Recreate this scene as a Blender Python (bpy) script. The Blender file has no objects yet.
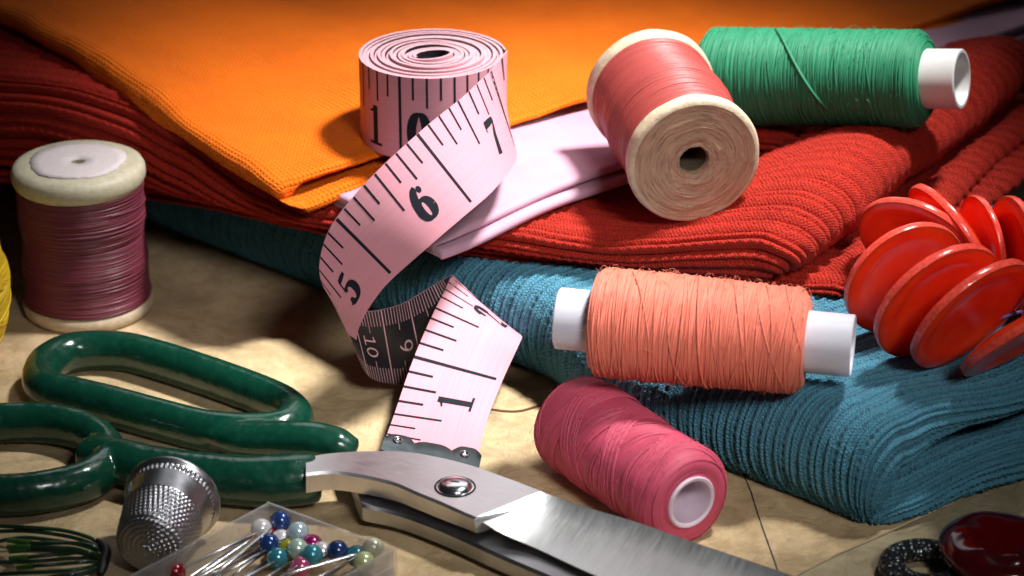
# Sewing table still life.  1 Blender unit = 1 cm (unit scale 0.01).
import bpy, math, random
import numpy as np
random.seed(7); RNG = np.random.default_rng(11)
PI = math.pi
sc = bpy.context.scene
sc.unit_settings.system = 'METRIC'; sc.unit_settings.scale_length = 0.01
COL = sc.collection

# ------------------------------------------------------------------ camera geometry
PITCH = math.radians(25); DIST = 51.0; FOC = 90 / 36 * 1024
CAM = np.array([0, -DIST * math.cos(PITCH), DIST * math.sin(PITCH)])
FW = np.array([0, math.cos(PITCH), -math.sin(PITCH)]); UP = np.array([0, math.sin(PITCH), math.cos(PITCH)])
def P(px, py, z):                       # photo measurement -> world point at height z
    d = FW + UP * (-(py - 288) / FOC); d[0] = (px - 512) / FOC
    return CAM + d * ((z - CAM[2]) / d[2])
def PD(px, py, dep):
    return CAM + FW * dep + UP * (-(py - 288) / FOC * dep) + np.array([(px - 512) / FOC * dep, 0, 0])

# ------------------------------------------------------------------ helpers
def unit(v): v = np.asarray(v, float); return v / np.linalg.norm(v)
def smooth(x, a, b):
    t = np.clip((x - a) / (b - a), 0, 1); return t * t * (3 - 2 * t)
def vnoise(x, y, seed=0):               # value noise -1..1
    x = np.asarray(x, float); y = np.asarray(y, float)
    xi = np.floor(x).astype(np.int64); yi = np.floor(y).astype(np.int64)
    fx = x - xi; fy = y - yi; fx = fx * fx * (3 - 2 * fx); fy = fy * fy * (3 - 2 * fy)
    def h(a, b):
        n = (a * 374761393 + b * 668265263 + seed * 1442695041) & 0xffffffff
        n = ((n ^ (n >> 13)) * 1274126177) & 0xffffffff
        return ((n ^ (n >> 16)) & 0xffff) / 32767.5 - 1
    return (h(xi, yi) * (1 - fx) + h(xi + 1, yi) * fx) * (1 - fy) + (h(xi, yi + 1) * (1 - fx) + h(xi + 1, yi + 1) * fx) * fy
def frame(o, ax, up=(0, 0, 1)):         # local +X = ax
    x = unit(ax); y = np.cross(up, x); y = unit(y) if np.linalg.norm(y) > 1e-6 else np.array([0, 1., 0]); z = np.cross(x, y)
    R = np.stack([x, y, z], 1); o = np.asarray(o, float)
    return lambda p: np.asarray(p) @ R.T + o

class MB:
    def __init__(s): s.v = []; s.f = []; s.uv = []; s.mi = []; s.n = 0
    def grid(s, pts, uv=None, closed=False, mi=0, mask=None, flip=False):
        n, m = pts.shape[:2]
        if uv is None:
            U, V = np.meshgrid(np.arange(n), np.arange(m), indexing='ij'); uv = np.stack([U, V], -1).astype(float)
        mm = m if closed else m - 1
        i, j = np.meshgrid(np.arange(n - 1), np.arange(mm), indexing='ij')
        j2 = (j + 1) % m
        F = np.stack([i * m + j, (i + 1) * m + j, (i + 1) * m + j2, i * m + j2], -1)
        du = uv[:, 1:2] - uv[:, 0:1]
        uvx = np.concatenate([uv, uv[:, -1:] + du], 1)
        T = np.stack([uvx[i, j], uvx[i + 1, j], uvx[i + 1, j + 1], uvx[i, j + 1]], -2)
        F = F.reshape(-1, 4); T = T.reshape(-1, 4, 2)
        if mask is not None:
            k = mask.ravel()[F].all(1); F = F[k]; T = T[k]
        if flip: F = F[:, ::-1]; T = T[:, ::-1]
        s.v.append(pts.reshape(-1, 3)); s.f.append(F + s.n); s.uv.append(T); s.mi.append(np.full(len(F), mi)); s.n += n * m
    def poly(s, pts, faces, mi=0):
        pts = np.asarray(pts, float)
        for f in faces:
            q = list(f)
            if len(q) == 3: q = q + [q[2]]
            s.f.append(np.array([q]) + s.n); s.uv.append(pts[np.array(q)][None, :, :2]); s.mi.append(np.array([mi]))
        s.v.append(pts); s.n += len(pts)
    def lathe(s, prof, M, seg=64, mi=0, disp=None, ang=None):
        prof = np.asarray(prof, float); ph = np.linspace(0, 2 * PI, seg, endpoint=False)
        X = np.repeat(prof[:, :1], seg, 1); Rr = np.repeat(prof[:, 1:2], seg, 1)
        arc = np.concatenate([[0], np.cumsum(np.hypot(*np.diff(prof, axis=0).T))])
        U = np.repeat(arc[:, None], seg, 1); A = np.repeat(ph[None], len(prof), 0)
        if disp is not None: X, Rr = disp(X, Rr, A, U)
        pts = M(np.stack([X, Rr * np.cos(A), Rr * np.sin(A)], -1))
        s.grid(pts, np.stack([U, A], -1), True, mi)
    def tube(s, path, r, seg=8, closed=False, mi=0, sx=1.0, sz=1.0, caps=True, upv=(0, 0, 1)):
        path = np.asarray(path, float); n = len(path); r = np.broadcast_to(np.asarray(r, float), (n,))
        if closed: t = np.roll(path, -1, 0) - np.roll(path, 1, 0)
        else: t = np.gradient(path, axis=0)
        t /= np.linalg.norm(t, axis=1, keepdims=True) + 1e-12
        u = np.array(upv, float); side = np.cross(t, u); L = np.linalg.norm(side, axis=1, keepdims=True)
        side = np.where(L > 1e-4, side / (L + 1e-12), np.array([1., 0, 0])); nu = np.cross(side, t)
        a = np.linspace(0, 2 * PI, seg, endpoint=False)
        ring = path[:, None] + r[:, None, None] * (np.cos(a)[None, :, None] * side[:, None] * sx + np.sin(a)[None, :, None] * nu[:, None] * sz)
        if closed: ring = np.concatenate([ring, ring[:1]], 0)
        elif caps: ring = np.concatenate([np.repeat(path[:1, None], seg, 1), ring, np.repeat(path[-1:, None], seg, 1)], 0)
        s.grid(ring, None, True, mi)

def link(name, me, mats, parent):
    o = bpy.data.objects.new(name, me); COL.objects.link(o)
    for m in mats: me.materials.append(m)
    if parent is not None: o.parent = parent
    return o
ROOT = {}
def root_loc(o):
    while o.parent: o = o.parent
    return np.array(ROOT[o.name])
def build(name, mb, mats, parent=None, sharp=38, loc=(0, 0, 0), weld=False):
    if not isinstance(mats, (list, tuple)): mats = [mats]
    v = np.concatenate(mb.v); f = np.concatenate(mb.f); uv = np.concatenate(mb.uv); mi = np.concatenate(mb.mi)
    off = root_loc(parent) if parent is not None else np.asarray(loc, float)
    v = v - off
    me = bpy.data.meshes.new(name)
    q = (f[:, 2] != f[:, 3])
    sizes = np.where(q, 4, 3); tot = sizes.sum(); st = np.concatenate([[0], np.cumsum(sizes)[:-1]])
    keep = np.ones((len(f), 4), bool); keep[~q, 3] = False
    me.vertices.add(len(v)); me.vertices.foreach_set('co', v.ravel())
    me.loops.add(int(tot)); me.loops.foreach_set('vertex_index', f[keep].astype(np.int32))
    me.polygons.add(len(f)); me.polygons.foreach_set('loop_start', st.astype(np.int32))
    me.polygons.foreach_set('material_index', mi.astype(np.int32))
    me.update(calc_edges=True)
    l = me.uv_layers.new(name='UVMap'); l.data.foreach_set('uv', uv[keep].astype(np.float32).ravel())
    me.validate(clean_customdata=False)
    me.polygons.foreach_set('use_smooth', np.ones(len(me.polygons), bool)); 
    if weld:
        import bmesh
        bm = bmesh.new(); bm.from_mesh(me); bmesh.ops.remove_doubles(bm, verts=bm.verts, dist=1e-4)
        bmesh.ops.recalc_face_normals(bm, faces=bm.faces); bm.to_mesh(me); bm.free()
    if sharp: me.set_sharp_from_angle(angle=math.radians(sharp))
    me.update()
    o = link(name, me, mats, parent)
    if parent is None: o.location = off; ROOT[o.name] = off
    return o
def remesh(o, voxel, it=4):             # fuse the overlapping tubes of one part into a single skin
    m = o.modifiers.new('r', 'REMESH'); m.mode = 'VOXEL'; m.voxel_size = voxel
    s = o.modifiers.new('s', 'SMOOTH'); s.iterations = it; s.factor = .5
    dg = bpy.context.evaluated_depsgraph_get(); me = bpy.data.meshes.new_from_object(o.evaluated_get(dg))
    o.modifiers.clear(); old = o.data; o.data = me
    me.polygons.foreach_set('use_smooth', np.ones(len(me.polygons), bool)); me.update()
    return o
def thing(name, label, cat, loc, group=None):
    o = bpy.data.objects.new(name, None); COL.objects.link(o); o.empty_display_size = .3
    o.location = loc; ROOT[o.name] = np.asarray(loc, float); tag(o, label, cat, group); return o
def tag(o, label, cat, group=None, kind=None):
    o['label'] = label; o['category'] = cat
    if group: o['group'] = group
    if kind: o['kind'] = kind
    return o
def spline(pts, n, closed=False):       # Catmull-Rom
    pts = np.asarray(pts, float); k = len(pts)
    t = np.linspace(0, k if closed else k - 1, n, endpoint=not closed)
    i = np.floor(t).astype(int)
    if not closed: i = np.minimum(i, k - 2)
    f = (t - i)[:, None]
    g = (lambda j: pts[j % k]) if closed else (lambda j: np.where((j < 0)[:, None], 2 * pts[0] - pts[1], np.where((j > k - 1)[:, None], 2 * pts[-1] - pts[-2], pts[np.clip(j, 0, k - 1)])))
    a, b, c, d = g(i - 1), g(i), g(i + 1), g(i + 2)
    return .5 * (2 * b + (c - a) * f + (2 * a - 5 * b + 4 * c - d) * f ** 2 + (3 * b - a - 3 * c + d) * f ** 3)

# ------------------------------------------------------------------ materials
class NT:
    def __init__(s, name):
        s.m = bpy.data.materials.new(name); s.m.use_nodes = True; s.t = s.m.node_tree; s.N = s.t.nodes; s.N.clear()
        s.out = s.N.new('ShaderNodeOutputMaterial'); s.b = s.N.new('ShaderNodeBsdfPrincipled'); s.l(s.b.outputs[0], s.out.inputs[0])
        s.tc = s.N.new('ShaderNodeTexCoord')
    def l(s, a, b): s.t.links.new(a, b)
    def set(s, **k):
        for n, v in k.items():
            i = s.b.inputs[n.replace('_', ' ')]
            if hasattr(v, 'is_output'): s.l(v, i)
            else: i.default_value = (*v, 1) if isinstance(v, tuple) and len(v) == 3 and i.type == 'RGBA' else v
        return s
    def co(s, which='Object', scale=(1, 1, 1), rot=(0, 0, 0)):
        mp = s.N.new('ShaderNodeMapping'); s.l(s.tc.outputs[which], mp.inputs[0]); mp.inputs['Scale'].default_value = scale; mp.inputs['Rotation'].default_value = rot; return mp.outputs[0]
    def noise(s, co, scale, detail=3, rough=.55, dist=0):
        n = s.N.new('ShaderNodeTexNoise'); s.l(co, n.inputs['Vector']); n.inputs['Scale'].default_value = scale; n.inputs['Detail'].default_value = detail; n.inputs['Roughness'].default_value = rough; n.inputs['Distortion'].default_value = dist; return n.outputs[0]
    def vor(s, co, scale, feature='F1'):
        n = s.N.new('ShaderNodeTexVoronoi'); s.l(co, n.inputs['Vector']); n.inputs['Scale'].default_value = scale; n.feature = feature; return n
    def ramp(s, fac, stops):
        r = s.N.new('ShaderNodeValToRGB'); s.l(fac, r.inputs[0]); e = r.color_ramp.elements
        while len(e) < len(stops): e.new(.5)
        for x, (p, c) in zip(e, stops): x.position = p; x.color = (*c, 1) if len(c) == 3 else c
        return r.outputs[0]
    def math(s, op, a, b=None, c=None):
        n = s.N.new('ShaderNodeMath'); n.operation = op
        for k, v in enumerate((a, b, c)):
            if v is None: continue
            if hasattr(v, 'is_output'): s.l(v, n.inputs[k])
            else: n.inputs[k].default_value = v
        return n.outputs[0]
    def sep(s, co):
        n = s.N.new('ShaderNodeSeparateXYZ'); s.l(co, n.inputs[0]); return n.outputs
    def bump(s, h, strength=.5, dist=.02, prev=None):
        n = s.N.new('ShaderNodeBump'); s.l(h, n.inputs['Height']); n.inputs['Strength'].default_value = strength; n.inputs['Distance'].default_value = dist
        if prev is not None: s.l(prev, n.inputs['Normal'])
        s.l(n.outputs[0], s.b.inputs['Normal']); return n.outputs[0]
    def mix(s, f, a, b, mode='MIX'):
        n = s.N.new('ShaderNodeMix'); n.data_type = 'RGBA'; n.blend_type = mode
        for k, v in ((0, f), (6, a), (7, b)):
            if hasattr(v, 'is_output'): s.l(v, n.inputs[k])
            else: n.inputs[k].default_value = (*v, 1) if isinstance(v, tuple) else v
        return n.outputs[2]
def mul(c, k): return tuple(min(1, x * k) for x in c)
def simple(name, c, rough=.5, var=.15, nscale=6, bumpk=0, bscale=60, **k):
    n = NT(name); co = n.co()
    n.set(Base_Color=n.ramp(n.noise(co, nscale), [(.3, mul(c, 1 - var)), (.7, mul(c, 1 + var))]), Roughness=rough, **k)
    if bumpk: n.bump(n.noise(co, bscale), bumpk, .02)
    return n.m
def cloth_mat(name, c, kind, c2=None, groove_shade=None):
    n = NT(name); uv = n.co('UV'); x, y, _ = n.sep(uv)
    big = n.noise(n.co('UV'), .7, 4); fine = n.noise(n.co('UV', (26, 40, 1)), 1, 3)
    base = n.ramp(big, [(.25, mul(c, .84)), (.75, mul(c, 1.12))])
    base = n.mix(n.math('MULTIPLY', fine, .55), base, c2 or mul(c, .6))
    if groove_shade:                          # groove shade painted into the colour along the sunken knit columns
        ax_, per, st, dk = groove_shade
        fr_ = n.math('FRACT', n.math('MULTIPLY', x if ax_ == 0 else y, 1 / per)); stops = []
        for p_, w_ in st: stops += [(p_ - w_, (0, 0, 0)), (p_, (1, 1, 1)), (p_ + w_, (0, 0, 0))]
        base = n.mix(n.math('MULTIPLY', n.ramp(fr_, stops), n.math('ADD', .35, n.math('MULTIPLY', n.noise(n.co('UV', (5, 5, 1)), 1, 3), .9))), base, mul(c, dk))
    n.set(Base_Color=base, Roughness=.85, Sheen_Weight=.25, Sheen_Roughness=.4, Specular_IOR_Level=.25)
    n.b.inputs['Sheen Tint'].default_value = (*c, 1)
    k1, k2 = {'weave': (70, 66), 'knit': (95, 95), 'plain': (150, 150)}[kind]
    w = n.math('SINE', n.math('ADD', n.math('MULTIPLY', x, k1), n.math('MULTIPLY', big, 6)))
    h = n.math('SINE', n.math('ADD', n.math('MULTIPLY', y, k2), n.math('MULTIPLY', big, 3)))
    if kind == 'weave':
        hh = n.math('ADD', n.math('MULTIPLY', w, .6), n.math('ADD', n.math('MULTIPLY', h, .6), n.math('MULTIPLY', n.math('MULTIPLY', w, h), .6)))
        hh = n.math('ADD', hh, n.math('MULTIPLY', n.math('ADD', n.noise(n.co('UV', (1.2, 26, 1)), 1, 3), n.noise(n.co('UV', (26, 1.2, 1)), 1, 3)), 2.6))
    else:
        hh = n.math('MULTIPLY', n.math('MULTIPLY', w, h), .45)
        if kind == 'knit': hh = n.math('ADD', hh, n.math('MULTIPLY', n.noise(n.co('UV', (9, 9, 1)), 3, 4, .7), 2.2))
    hh = n.math('ADD', hh, n.math('MULTIPLY', n.noise(n.co('UV'), 40, 2), 2.0))
    n.bump(hh, {'weave': .8, 'knit': 1.0, 'plain': .4}[kind], {'weave': .022, 'knit': .032, 'plain': .02}[kind])
    return n.m
def thread_mat(name, c, sheen=.3, rough=.55, aniso=0):
    n = NT(name); uv = n.co('UV', (1, 1, 1)); v = n.noise(n.co('UV', (22, .25, 1)), 1, 3); o = n.noise(n.co(), 3, 3)
    base = n.ramp(v, [(.28, mul(c, .82)), (.5, c), (.74, mul(c, 1.12))])
    base = n.mix(n.math('MULTIPLY', o, .35), base, mul(c, .75))
    n.set(Base_Color=base, Roughness=rough, Sheen_Weight=sheen, Sheen_Roughness=.45, Specular_IOR_Level=.4)
    n.b.inputs['Sheen Tint'].default_value = (*mul(c, 1.3), 1)
    n.bump(n.noise(n.co('UV', (70, 14, 1)), 1, 2), .35, .01)
    return n.m
def wood_mat(name, c, dark, ring=8):
    n = NT(name); uv = n.co('UV', (ring, .8, 1)); r = n.noise(uv, 2.2, 5, .65, .15); ob = n.noise(n.co(), 5, 4)
    base = n.ramp(r, [(.3, dark), (.52, c), (.8, mul(c, 1.2))]); base = n.mix(n.math('MULTIPLY', ob, .5), base, mul(c, .8))
    sp = n.vor(n.co('Object'), 9); pits = n.ramp(sp.outputs['Distance'], [(.02, (1, 1, 1)), (.09, (0, 0, 0))])
    base = n.mix(n.math('MULTIPLY', pits, .5), base, mul(dark, .5))
    n.set(Base_Color=base, Roughness=.75)
    b = n.bump(r, .7, .04); n.bump(n.noise(n.co(), 16, 4), .6, .03, b)
    return n.m
def metal_mat(name, c, rough, brush=None, bump=.05):
    n = NT(name); n.set(Base_Color=c, Metallic=1.0)
    if brush:
        ro = n.N.new('ShaderNodeMapping'); n.l(n.co('Object', (1, 1, 1), (0, 0, .53)), ro.inputs[0]); ro.inputs['Scale'].default_value = brush
        f = n.noise(ro.outputs[0], 1, 4, .65); sm = n.noise(n.co(), 1.1, 4)
        n.set(Base_Color=n.ramp(f, [(.3, mul(c, .93)), (.7, mul(c, 1.05))]), Roughness=n.math('ADD', n.math('MULTIPLY', f, .20), n.math('ADD', n.math('MULTIPLY', sm, .16), rough - .18))); n.bump(f, bump, .01)
    else:
        f = n.noise(n.co(), 6, 3); n.set(Roughness=n.math('ADD', n.math('MULTIPLY', f, .2), rough - .08))
    return n.m
def kraft(name, c, blot=1.0):
    n = NT(name); co = n.co(); a = n.noise(co, .55, 6, .62, .8); b = n.noise(co, 2.2, 5, .65, .5); g = n.noise(co, 40, 2)
    base = n.ramp(a, [(.3, mul(c, 1 - .45 * blot)), (.48, c), (.68, mul(c, 1.2))])
    base = n.mix(n.ramp(b, [(.42, (0, 0, 0)), (.7, (.65, .65, .65))]), base, (c[0] * .55, c[1] * .48, c[2] * .36))
    base = n.mix(n.math('MULTIPLY', g, .3), base, mul(c, .6)); fb = n.ramp(n.noise(n.co('Object', (26, 5, 1), (0, 0, .4)), 1, 5, .75), [(.56, (0, 0, 0)), (.68, (.55, .55, .55))]); base = n.mix(fb, base, mul(c, .55))
    n.set(Base_Color=base, Roughness=.62, Specular_IOR_Level=.35)
    cr = n.math('ABSOLUTE', n.math('SUBTRACT', n.noise(co, .9, 3, .5, 1.2), .5)); cr = n.ramp(cr, [(.0, (0, 0, 0)), (.025, (1, 1, 1))])
    q = n.bump(a, .35, .25); q = n.bump(cr, .25, .05, q); q = n.bump(n.noise(co, 9, 4), .3, .05, q); n.bump(n.noise(n.co('Object', (60, 14, 1), (0, 0, .3)), 1, 4, .7), .3, .012, q)
    return n.m

M = {}
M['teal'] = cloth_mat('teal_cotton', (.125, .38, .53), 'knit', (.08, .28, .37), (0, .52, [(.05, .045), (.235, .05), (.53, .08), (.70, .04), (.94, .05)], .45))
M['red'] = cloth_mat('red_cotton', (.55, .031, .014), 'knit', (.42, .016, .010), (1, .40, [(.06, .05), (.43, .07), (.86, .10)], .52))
M['orange'] = cloth_mat('orange_cotton', (.98, .188, .003), 'weave', (.88, .115, .0))
M['pinkcloth'] = cloth_mat('pale_pink_cotton', (.54, .32, .40), 'plain', (.44, .22, .31))
M['coral'] = thread_mat('coral_thread', (.84, .215, .14), .4)
M['green'] = thread_mat('green_thread', (.018, .20, .095), .25)
M['magenta'] = thread_mat('raspberry_thread', (.62, .085, .15), .35)
M['redthread'] = thread_mat('rose_red_thread', (.34, .055, .048), .12, .42)
M['mauve'] = thread_mat('mauve_thread', (.18, .034, .055), .1, .36)
M['yellow'] = thread_mat('yellow_thread', (.75, .50, .02), .2)
M['wood'] = wood_mat('raw_spool_wood', (.47, .295, .185), (.13, .065, .038), 16)
M['woodrim'] = simple('pale_spool_rim', (.52, .41, .28), .65, .2, 6, .45, 22)
M['palewood'] = simple('pale_grey_wood', (.56, .50, .36), .5, .12, 9, .3, 30)
M['label'] = simple('paper_label', (.70, .61, .61), .7, .06, 12, .3, 50)
M['plastic'] = simple('white_plastic', (.64, .63, .71), .42, .03, 5, .1, 12, Transmission_Weight=.12, Subsurface_Weight=.4, Subsurface_Radius=(.3, .3, .35), Subsurface_Scale=.5)
M['greyplastic'] = simple('grey_white_plastic', (.55, .53, .51), .4, .04)
M['lilac'] = simple('lilac_plastic', (.74, .60, .70), .35, .04)
M['bore'] = simple('shade_painted_bore', (.10, .07, .04), .9)  # shade inside the spool hole is put into this colour
def tape_mat():
    n = NT('tape_pink'); st = n.noise(n.co('UV', (.05, 9, 1)), 1, 4, .6); ob = n.noise(n.co(), 1.6, 5); wv = n.noise(n.co('UV', (2.2, 26, 1)), 1, 2)
    base = n.ramp(st, [(.25, (.56, .225, .28)), (.75, (.65, .30, .35))]); base = n.mix(n.ramp(ob, [(.5, (0, 0, 0)), (.78, (.5, .5, .5))]), base, (.56, .27, .30))
    n.set(Base_Color=base, Roughness=.58, Specular_IOR_Level=.28); b = n.bump(st, .12, .01); n.bump(wv, .16, .01, b); return n.m
M['tape'] = tape_mat()
M['ink'] = simple('tape_black_ink', (.012, .014, .02), .8, .1, Specular_IOR_Level=.15)
M['tapeback'] = simple('tape_black_side', (.016, .014, .02), .4, .15)
M['backink'] = simple('tape_pale_ink', (.72, .42, .45), .5, .05)
M['tapeedge'] = simple('tape_edge', (.46, .25, .28), .7, .3, 30)
M['gunmetal'] = metal_mat('dark_clip_metal', (.10, .12, .125), .32)
M['steel'] = metal_mat('brushed_steel', (.74, .72, .73), .40, (3, 22, 4), .10)
M['steelblade'] = metal_mat('ground_steel', (.80, .82, .81), .44, (20, 1.6, 4), .08)
M['chrome'] = metal_mat('polished_screw', (.80, .80, .82), .16)
M['thimble'] = metal_mat('thimble_metal', (.50, .50, .53), .30)
M['pinsteel'] = metal_mat('pin_steel', (.85, .85, .87), .2)
def enamel():
    n = NT('green_enamel'); co = n.co(); f = n.noise(co, 7, 5)
    n.set(Base_Color=n.ramp(f, [(.3, (.002, .036, .021)), (.7, (.004, .052, .030))]), Roughness=n.math('ADD', n.math('MULTIPLY', n.noise(co, 3.5, 5, .7), .38), .04), Coat_Weight=.3, Coat_Roughness=.09)
    b = n.bump(n.noise(co, 2.2, 2), .25, .15); sp = n.vor(co, 26); n.bump(n.ramp(sp.outputs['Distance'], [(.03, (0, 0, 0)), (.16, (1, 1, 1))]), .25, .02, b); return n.m
M['enamel'] = enamel()
def redplastic():
    n = NT('red_translucent_plastic'); co = n.co(); f = n.noise(co, 1.3, 3)
    n.set(Base_Color=n.ramp(f, [(.3, (.72, .024, .008)), (.7, (.86, .065, .014))]), Roughness=.16, Subsurface_Weight=.6, Subsurface_Radius=(.6, .08, .03), Subsurface_Scale=.8, Specular_IOR_Level=.35, Coat_Weight=.08, Coat_Roughness=.1)
    n.bump(n.noise(co, 7, 4), .10, .05); return n.m
M['button'] = redplastic()
M['buttonrim'] = simple('button_worn_rim', (.76, .075, .05), .2, .25, 14, .12, 28)
M['darkred'] = simple('dark_red_plastic', (.055, .001, .003), .14, .2, 3, .06, 6, Coat_Weight=.5, Coat_Roughness=.05)
def glitter():
    n = NT('black_glitter'); co = n.co(); v = n.vor(co, 11); k = n.ramp(v.outputs['Distance'], [(.12, (1, 1, 1)), (.32, (0, 0, 0))])
    n.set(Base_Color=n.mix(k, (.012, .014, .015), (.62, .66, .66)), Roughness=.25, Metallic=n.math('MULTIPLY', k, .7)); n.bump(v.outputs['Distance'], .8, .08); return n.m
M['glitter'] = glitter()
M['wire'] = simple('dark_green_wire', (.012, .045, .022), .22, .3, 2, Coat_Weight=.4)
M['wireend'] = simple('green_wire_tip', (.06, .16, .035), .35, .2)
M['blackband'] = simple('black_band', (.006, .006, .006), .5)
M['string'] = simple('violet_cord', (.16, .14, .42), .6)
M['table'] = kraft('olive_grey_table', (.37, .31, .19), .6)
M['kraft'] = kraft('brown_pattern_paper', (.57, .42, .235), 1.3)
M['kraft2'] = kraft('tan_pattern_paper', (.60, .44, .26), .8)
M['line'] = simple('printed_line', (.05, .04, .03), .7)
M['paperedge'] = simple('paper_edge', (.66, .52, .36), .7)
def clear_plastic():
    n = NT('clear_plastic'); N = n.N; t = N.new('ShaderNodeBsdfTransparent'); t.inputs[0].default_value = (.86, .85, .84, 1)
    n.set(Base_Color=(.75, .72, .70), Roughness=.14); lw = N.new('ShaderNodeLayerWeight'); lw.inputs[0].default_value = .28
    f = n.math('ADD', n.math('MULTIPLY', lw.outputs['Facing'], .55), n.math('MULTIPLY', n.noise(n.co(), 6, 4), .18)); mx = N.new('ShaderNodeMixShader')
    n.l(f, mx.inputs[0]); n.l(t.outputs[0], mx.inputs[1]); n.l(n.b.outputs[0], mx.inputs[2]); n.l(mx.outputs[0], n.out.inputs[0]); return n.m
M['clear'] = clear_plastic()
def pearl(name, c): return simple('pearl_' + name, c, .22, .06, 3, 0, 0, Metallic=.35, Coat_Weight=.7, Coat_Roughness=.08)

# ------------------------------------------------------------------ setting
mb = MB(); S = 400
mb.poly([(-S, -S, 0), (S, -S, 0), (S, S, 0), (-S, S, 0)], [(0, 1, 2, 3)])
t = build('table_top', mb, M['table'], sharp=0); t['kind'] = 'structure'

def sheet(name, label, outline, z0, z1, mats, lines=()):
    o = thing(name, label, 'paper sheet', (outline[0][0], outline[0][1], z0))
    mb = MB(); n = len(outline); pts = [(x, y, z1) for x, y in outline] + [(x, y, z0) for x, y in outline]
    c = np.mean(np.array(pts[:n]), 0); allp = pts + [tuple(c)]
    mb.poly(allp, [(i, (i + 1) % n, 2 * n) for i in range(n)], 0)
    mb.poly(pts, [(i, n + i, n + (i + 1) % n, (i + 1) % n) for i in range(n)], 1)
    build('paper', mb, mats, o, sharp=20)
    for ln in lines:
        m2 = MB(); a = np.array([(*P(x, y, z1)[:2], z1 + .006) for x, y in ln]); w = .013
        d = np.gradient(a, axis=0); d /= np.linalg.norm(d, axis=1, keepdims=True); s = np.stack([-d[:, 1], d[:, 0], d[:, 2] * 0], 1) * w
        m2.grid(np.stack([a - s, a + s], 1)); build('printed_line', m2, M['line'], o, sharp=0)
    return o
xy = lambda L, z: [tuple(P(x, y, z)[:2]) for x, y in L]
back = [(-16, 12), (-16, -6)] + xy([(340, 470)], 0) + [(9, -4), (12, 12)]
sheet('paper_sheet', 'tan paper sheet lying under the mauve thread spool and folded cloths', back, .004, .016, [M['kraft2'], M['paperedge']])
front = xy([(-260, 396), (0, 371), (120, 357), (200, 349), (294, 338), (297, 331), (299, 324), (304, 327), (318, 332), (345, 331), (420, 325)], .03) + [(9.5, -5.0)] + xy([(980, 490), (884, 534), (840, 553), (795, 576), (690, 640)], .03) + [(2, -17), (-14, -17)]
# fan triangulation needs a star-shaped outline: centroid lies well inside
sheet('paper_sheet', 'brown blotchy pattern paper sheet with torn back edge, lying under the scissors', front, .020, .055, [M['kraft'], M['paperedge']],
      [[(738, 462), (751, 492), (757, 512), (765, 535), (774, 560), (780, 578)]])
for pts, lab in (([(487, 409), (505, 411.5), (522, 411), (545, 404)], 'short brown thread on the paper between tape end and raspberry spool'),):
    mb = MB(); mb.tube(spline([P(x, y, .06) for x, y in pts], 40), .028, 6)
    o = build('loose_thread', mb, simple('brown_thread', (.12, .05, .02), .8), loc=P(*pts[0], .04)); tag(o, lab, 'thread')

# ------------------------------------------------------------------ folded cloths
def cloth(mb, O, ea, eb, a0, a1, b0, b1, ztop, sides, res, rib, warp=None, thmax=.97, mi=0, uvf=None):
    """A folded layer: flat top over [a0,a1]x[b0,b1], rolled over the listed sides. sides: 'a-':(zbot, R)"""
    O = np.asarray(O, float); ea = np.asarray(ea, float); eb = np.asarray(eb, float)
    def val(f, A, B): return f(A, B) if callable(f) else np.full_like(A, f)
    ext = {}
    for k in ('a-', 'a+', 'b-', 'b+'):
        ext[k] = 0
        if k in sides: ext[k] = PI * (sides[k][1] + 1.3) / 1.7 if False else PI * (sides[k][1] + sides[k][2] / 2) / 2
    A, B = np.meshgrid(np.arange(a0 - ext['a-'], a1 + ext['a+'] + res[0] * .5, res[0]), np.arange(b0 - ext['b-'], b1 + ext['b+'] + res[1] * .5, res[1]), indexing='ij')
    Ac = np.clip(A, a0, a1); Bc = np.clip(B, b0, b1); oa = A - Ac; ob = B - Bc
    o = np.hypot(oa, ob); w = np.where(o > 0, oa ** 2 / np.maximum(o, 1e-9) ** 2, 0)
    zt = val(ztop, Ac, Bc)
    def side(sa, sb, idx):
        def one(kneg, kpos, off):
            n = val(sides[kneg][idx], Ac, Bc) if kneg in sides else 0 * Ac
            p = val(sides[kpos][idx], Ac, Bc) if kpos in sides else 0 * Ac
            return np.where(off < 0, n, p)
        return w * one('a-', 'a+', oa) + (1 - w) * one('b-', 'b+', ob)
    zb = side(0, 0, 0); R = side(0, 0, 1)
    H = np.maximum(zt - zb, .02); ell = np.maximum((R + H / 2) / 2, 1e-3)
    th = np.where(o > 0, o / ell, 0); mask = th <= PI * thmax; th = np.minimum(th, PI)
    dirx = np.where(o > 0, oa / np.maximum(o, 1e-9), 0); diry = np.where(o > 0, ob / np.maximum(o, 1e-9), 0)
    q = R * np.sin(th)
    XY = O[:2] + (Ac + dirx * q)[..., None] * ea[:2] + (Bc + diry * q)[..., None] * eb[:2]
    Z = zt - H / 2 * (1 - np.cos(th))
    pts = np.concatenate([XY, Z[..., None]], -1)
    if warp: pts = warp(pts, A, B, th)
    du = np.gradient(pts, axis=0); dv = np.gradient(pts, axis=1); nrm = np.cross(du, dv); nrm /= np.linalg.norm(nrm, axis=-1, keepdims=True) + 1e-9
    sgn = np.sign(np.cross(ea[:2], eb[:2])); nrm *= sgn
    if rib: pts = pts + nrm * rib(A, B)[..., None]
    mb.grid(pts, np.stack(uvf(A, B) if uvf else [A, B], -1), False, mi, mask, flip=sgn < 0)

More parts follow.
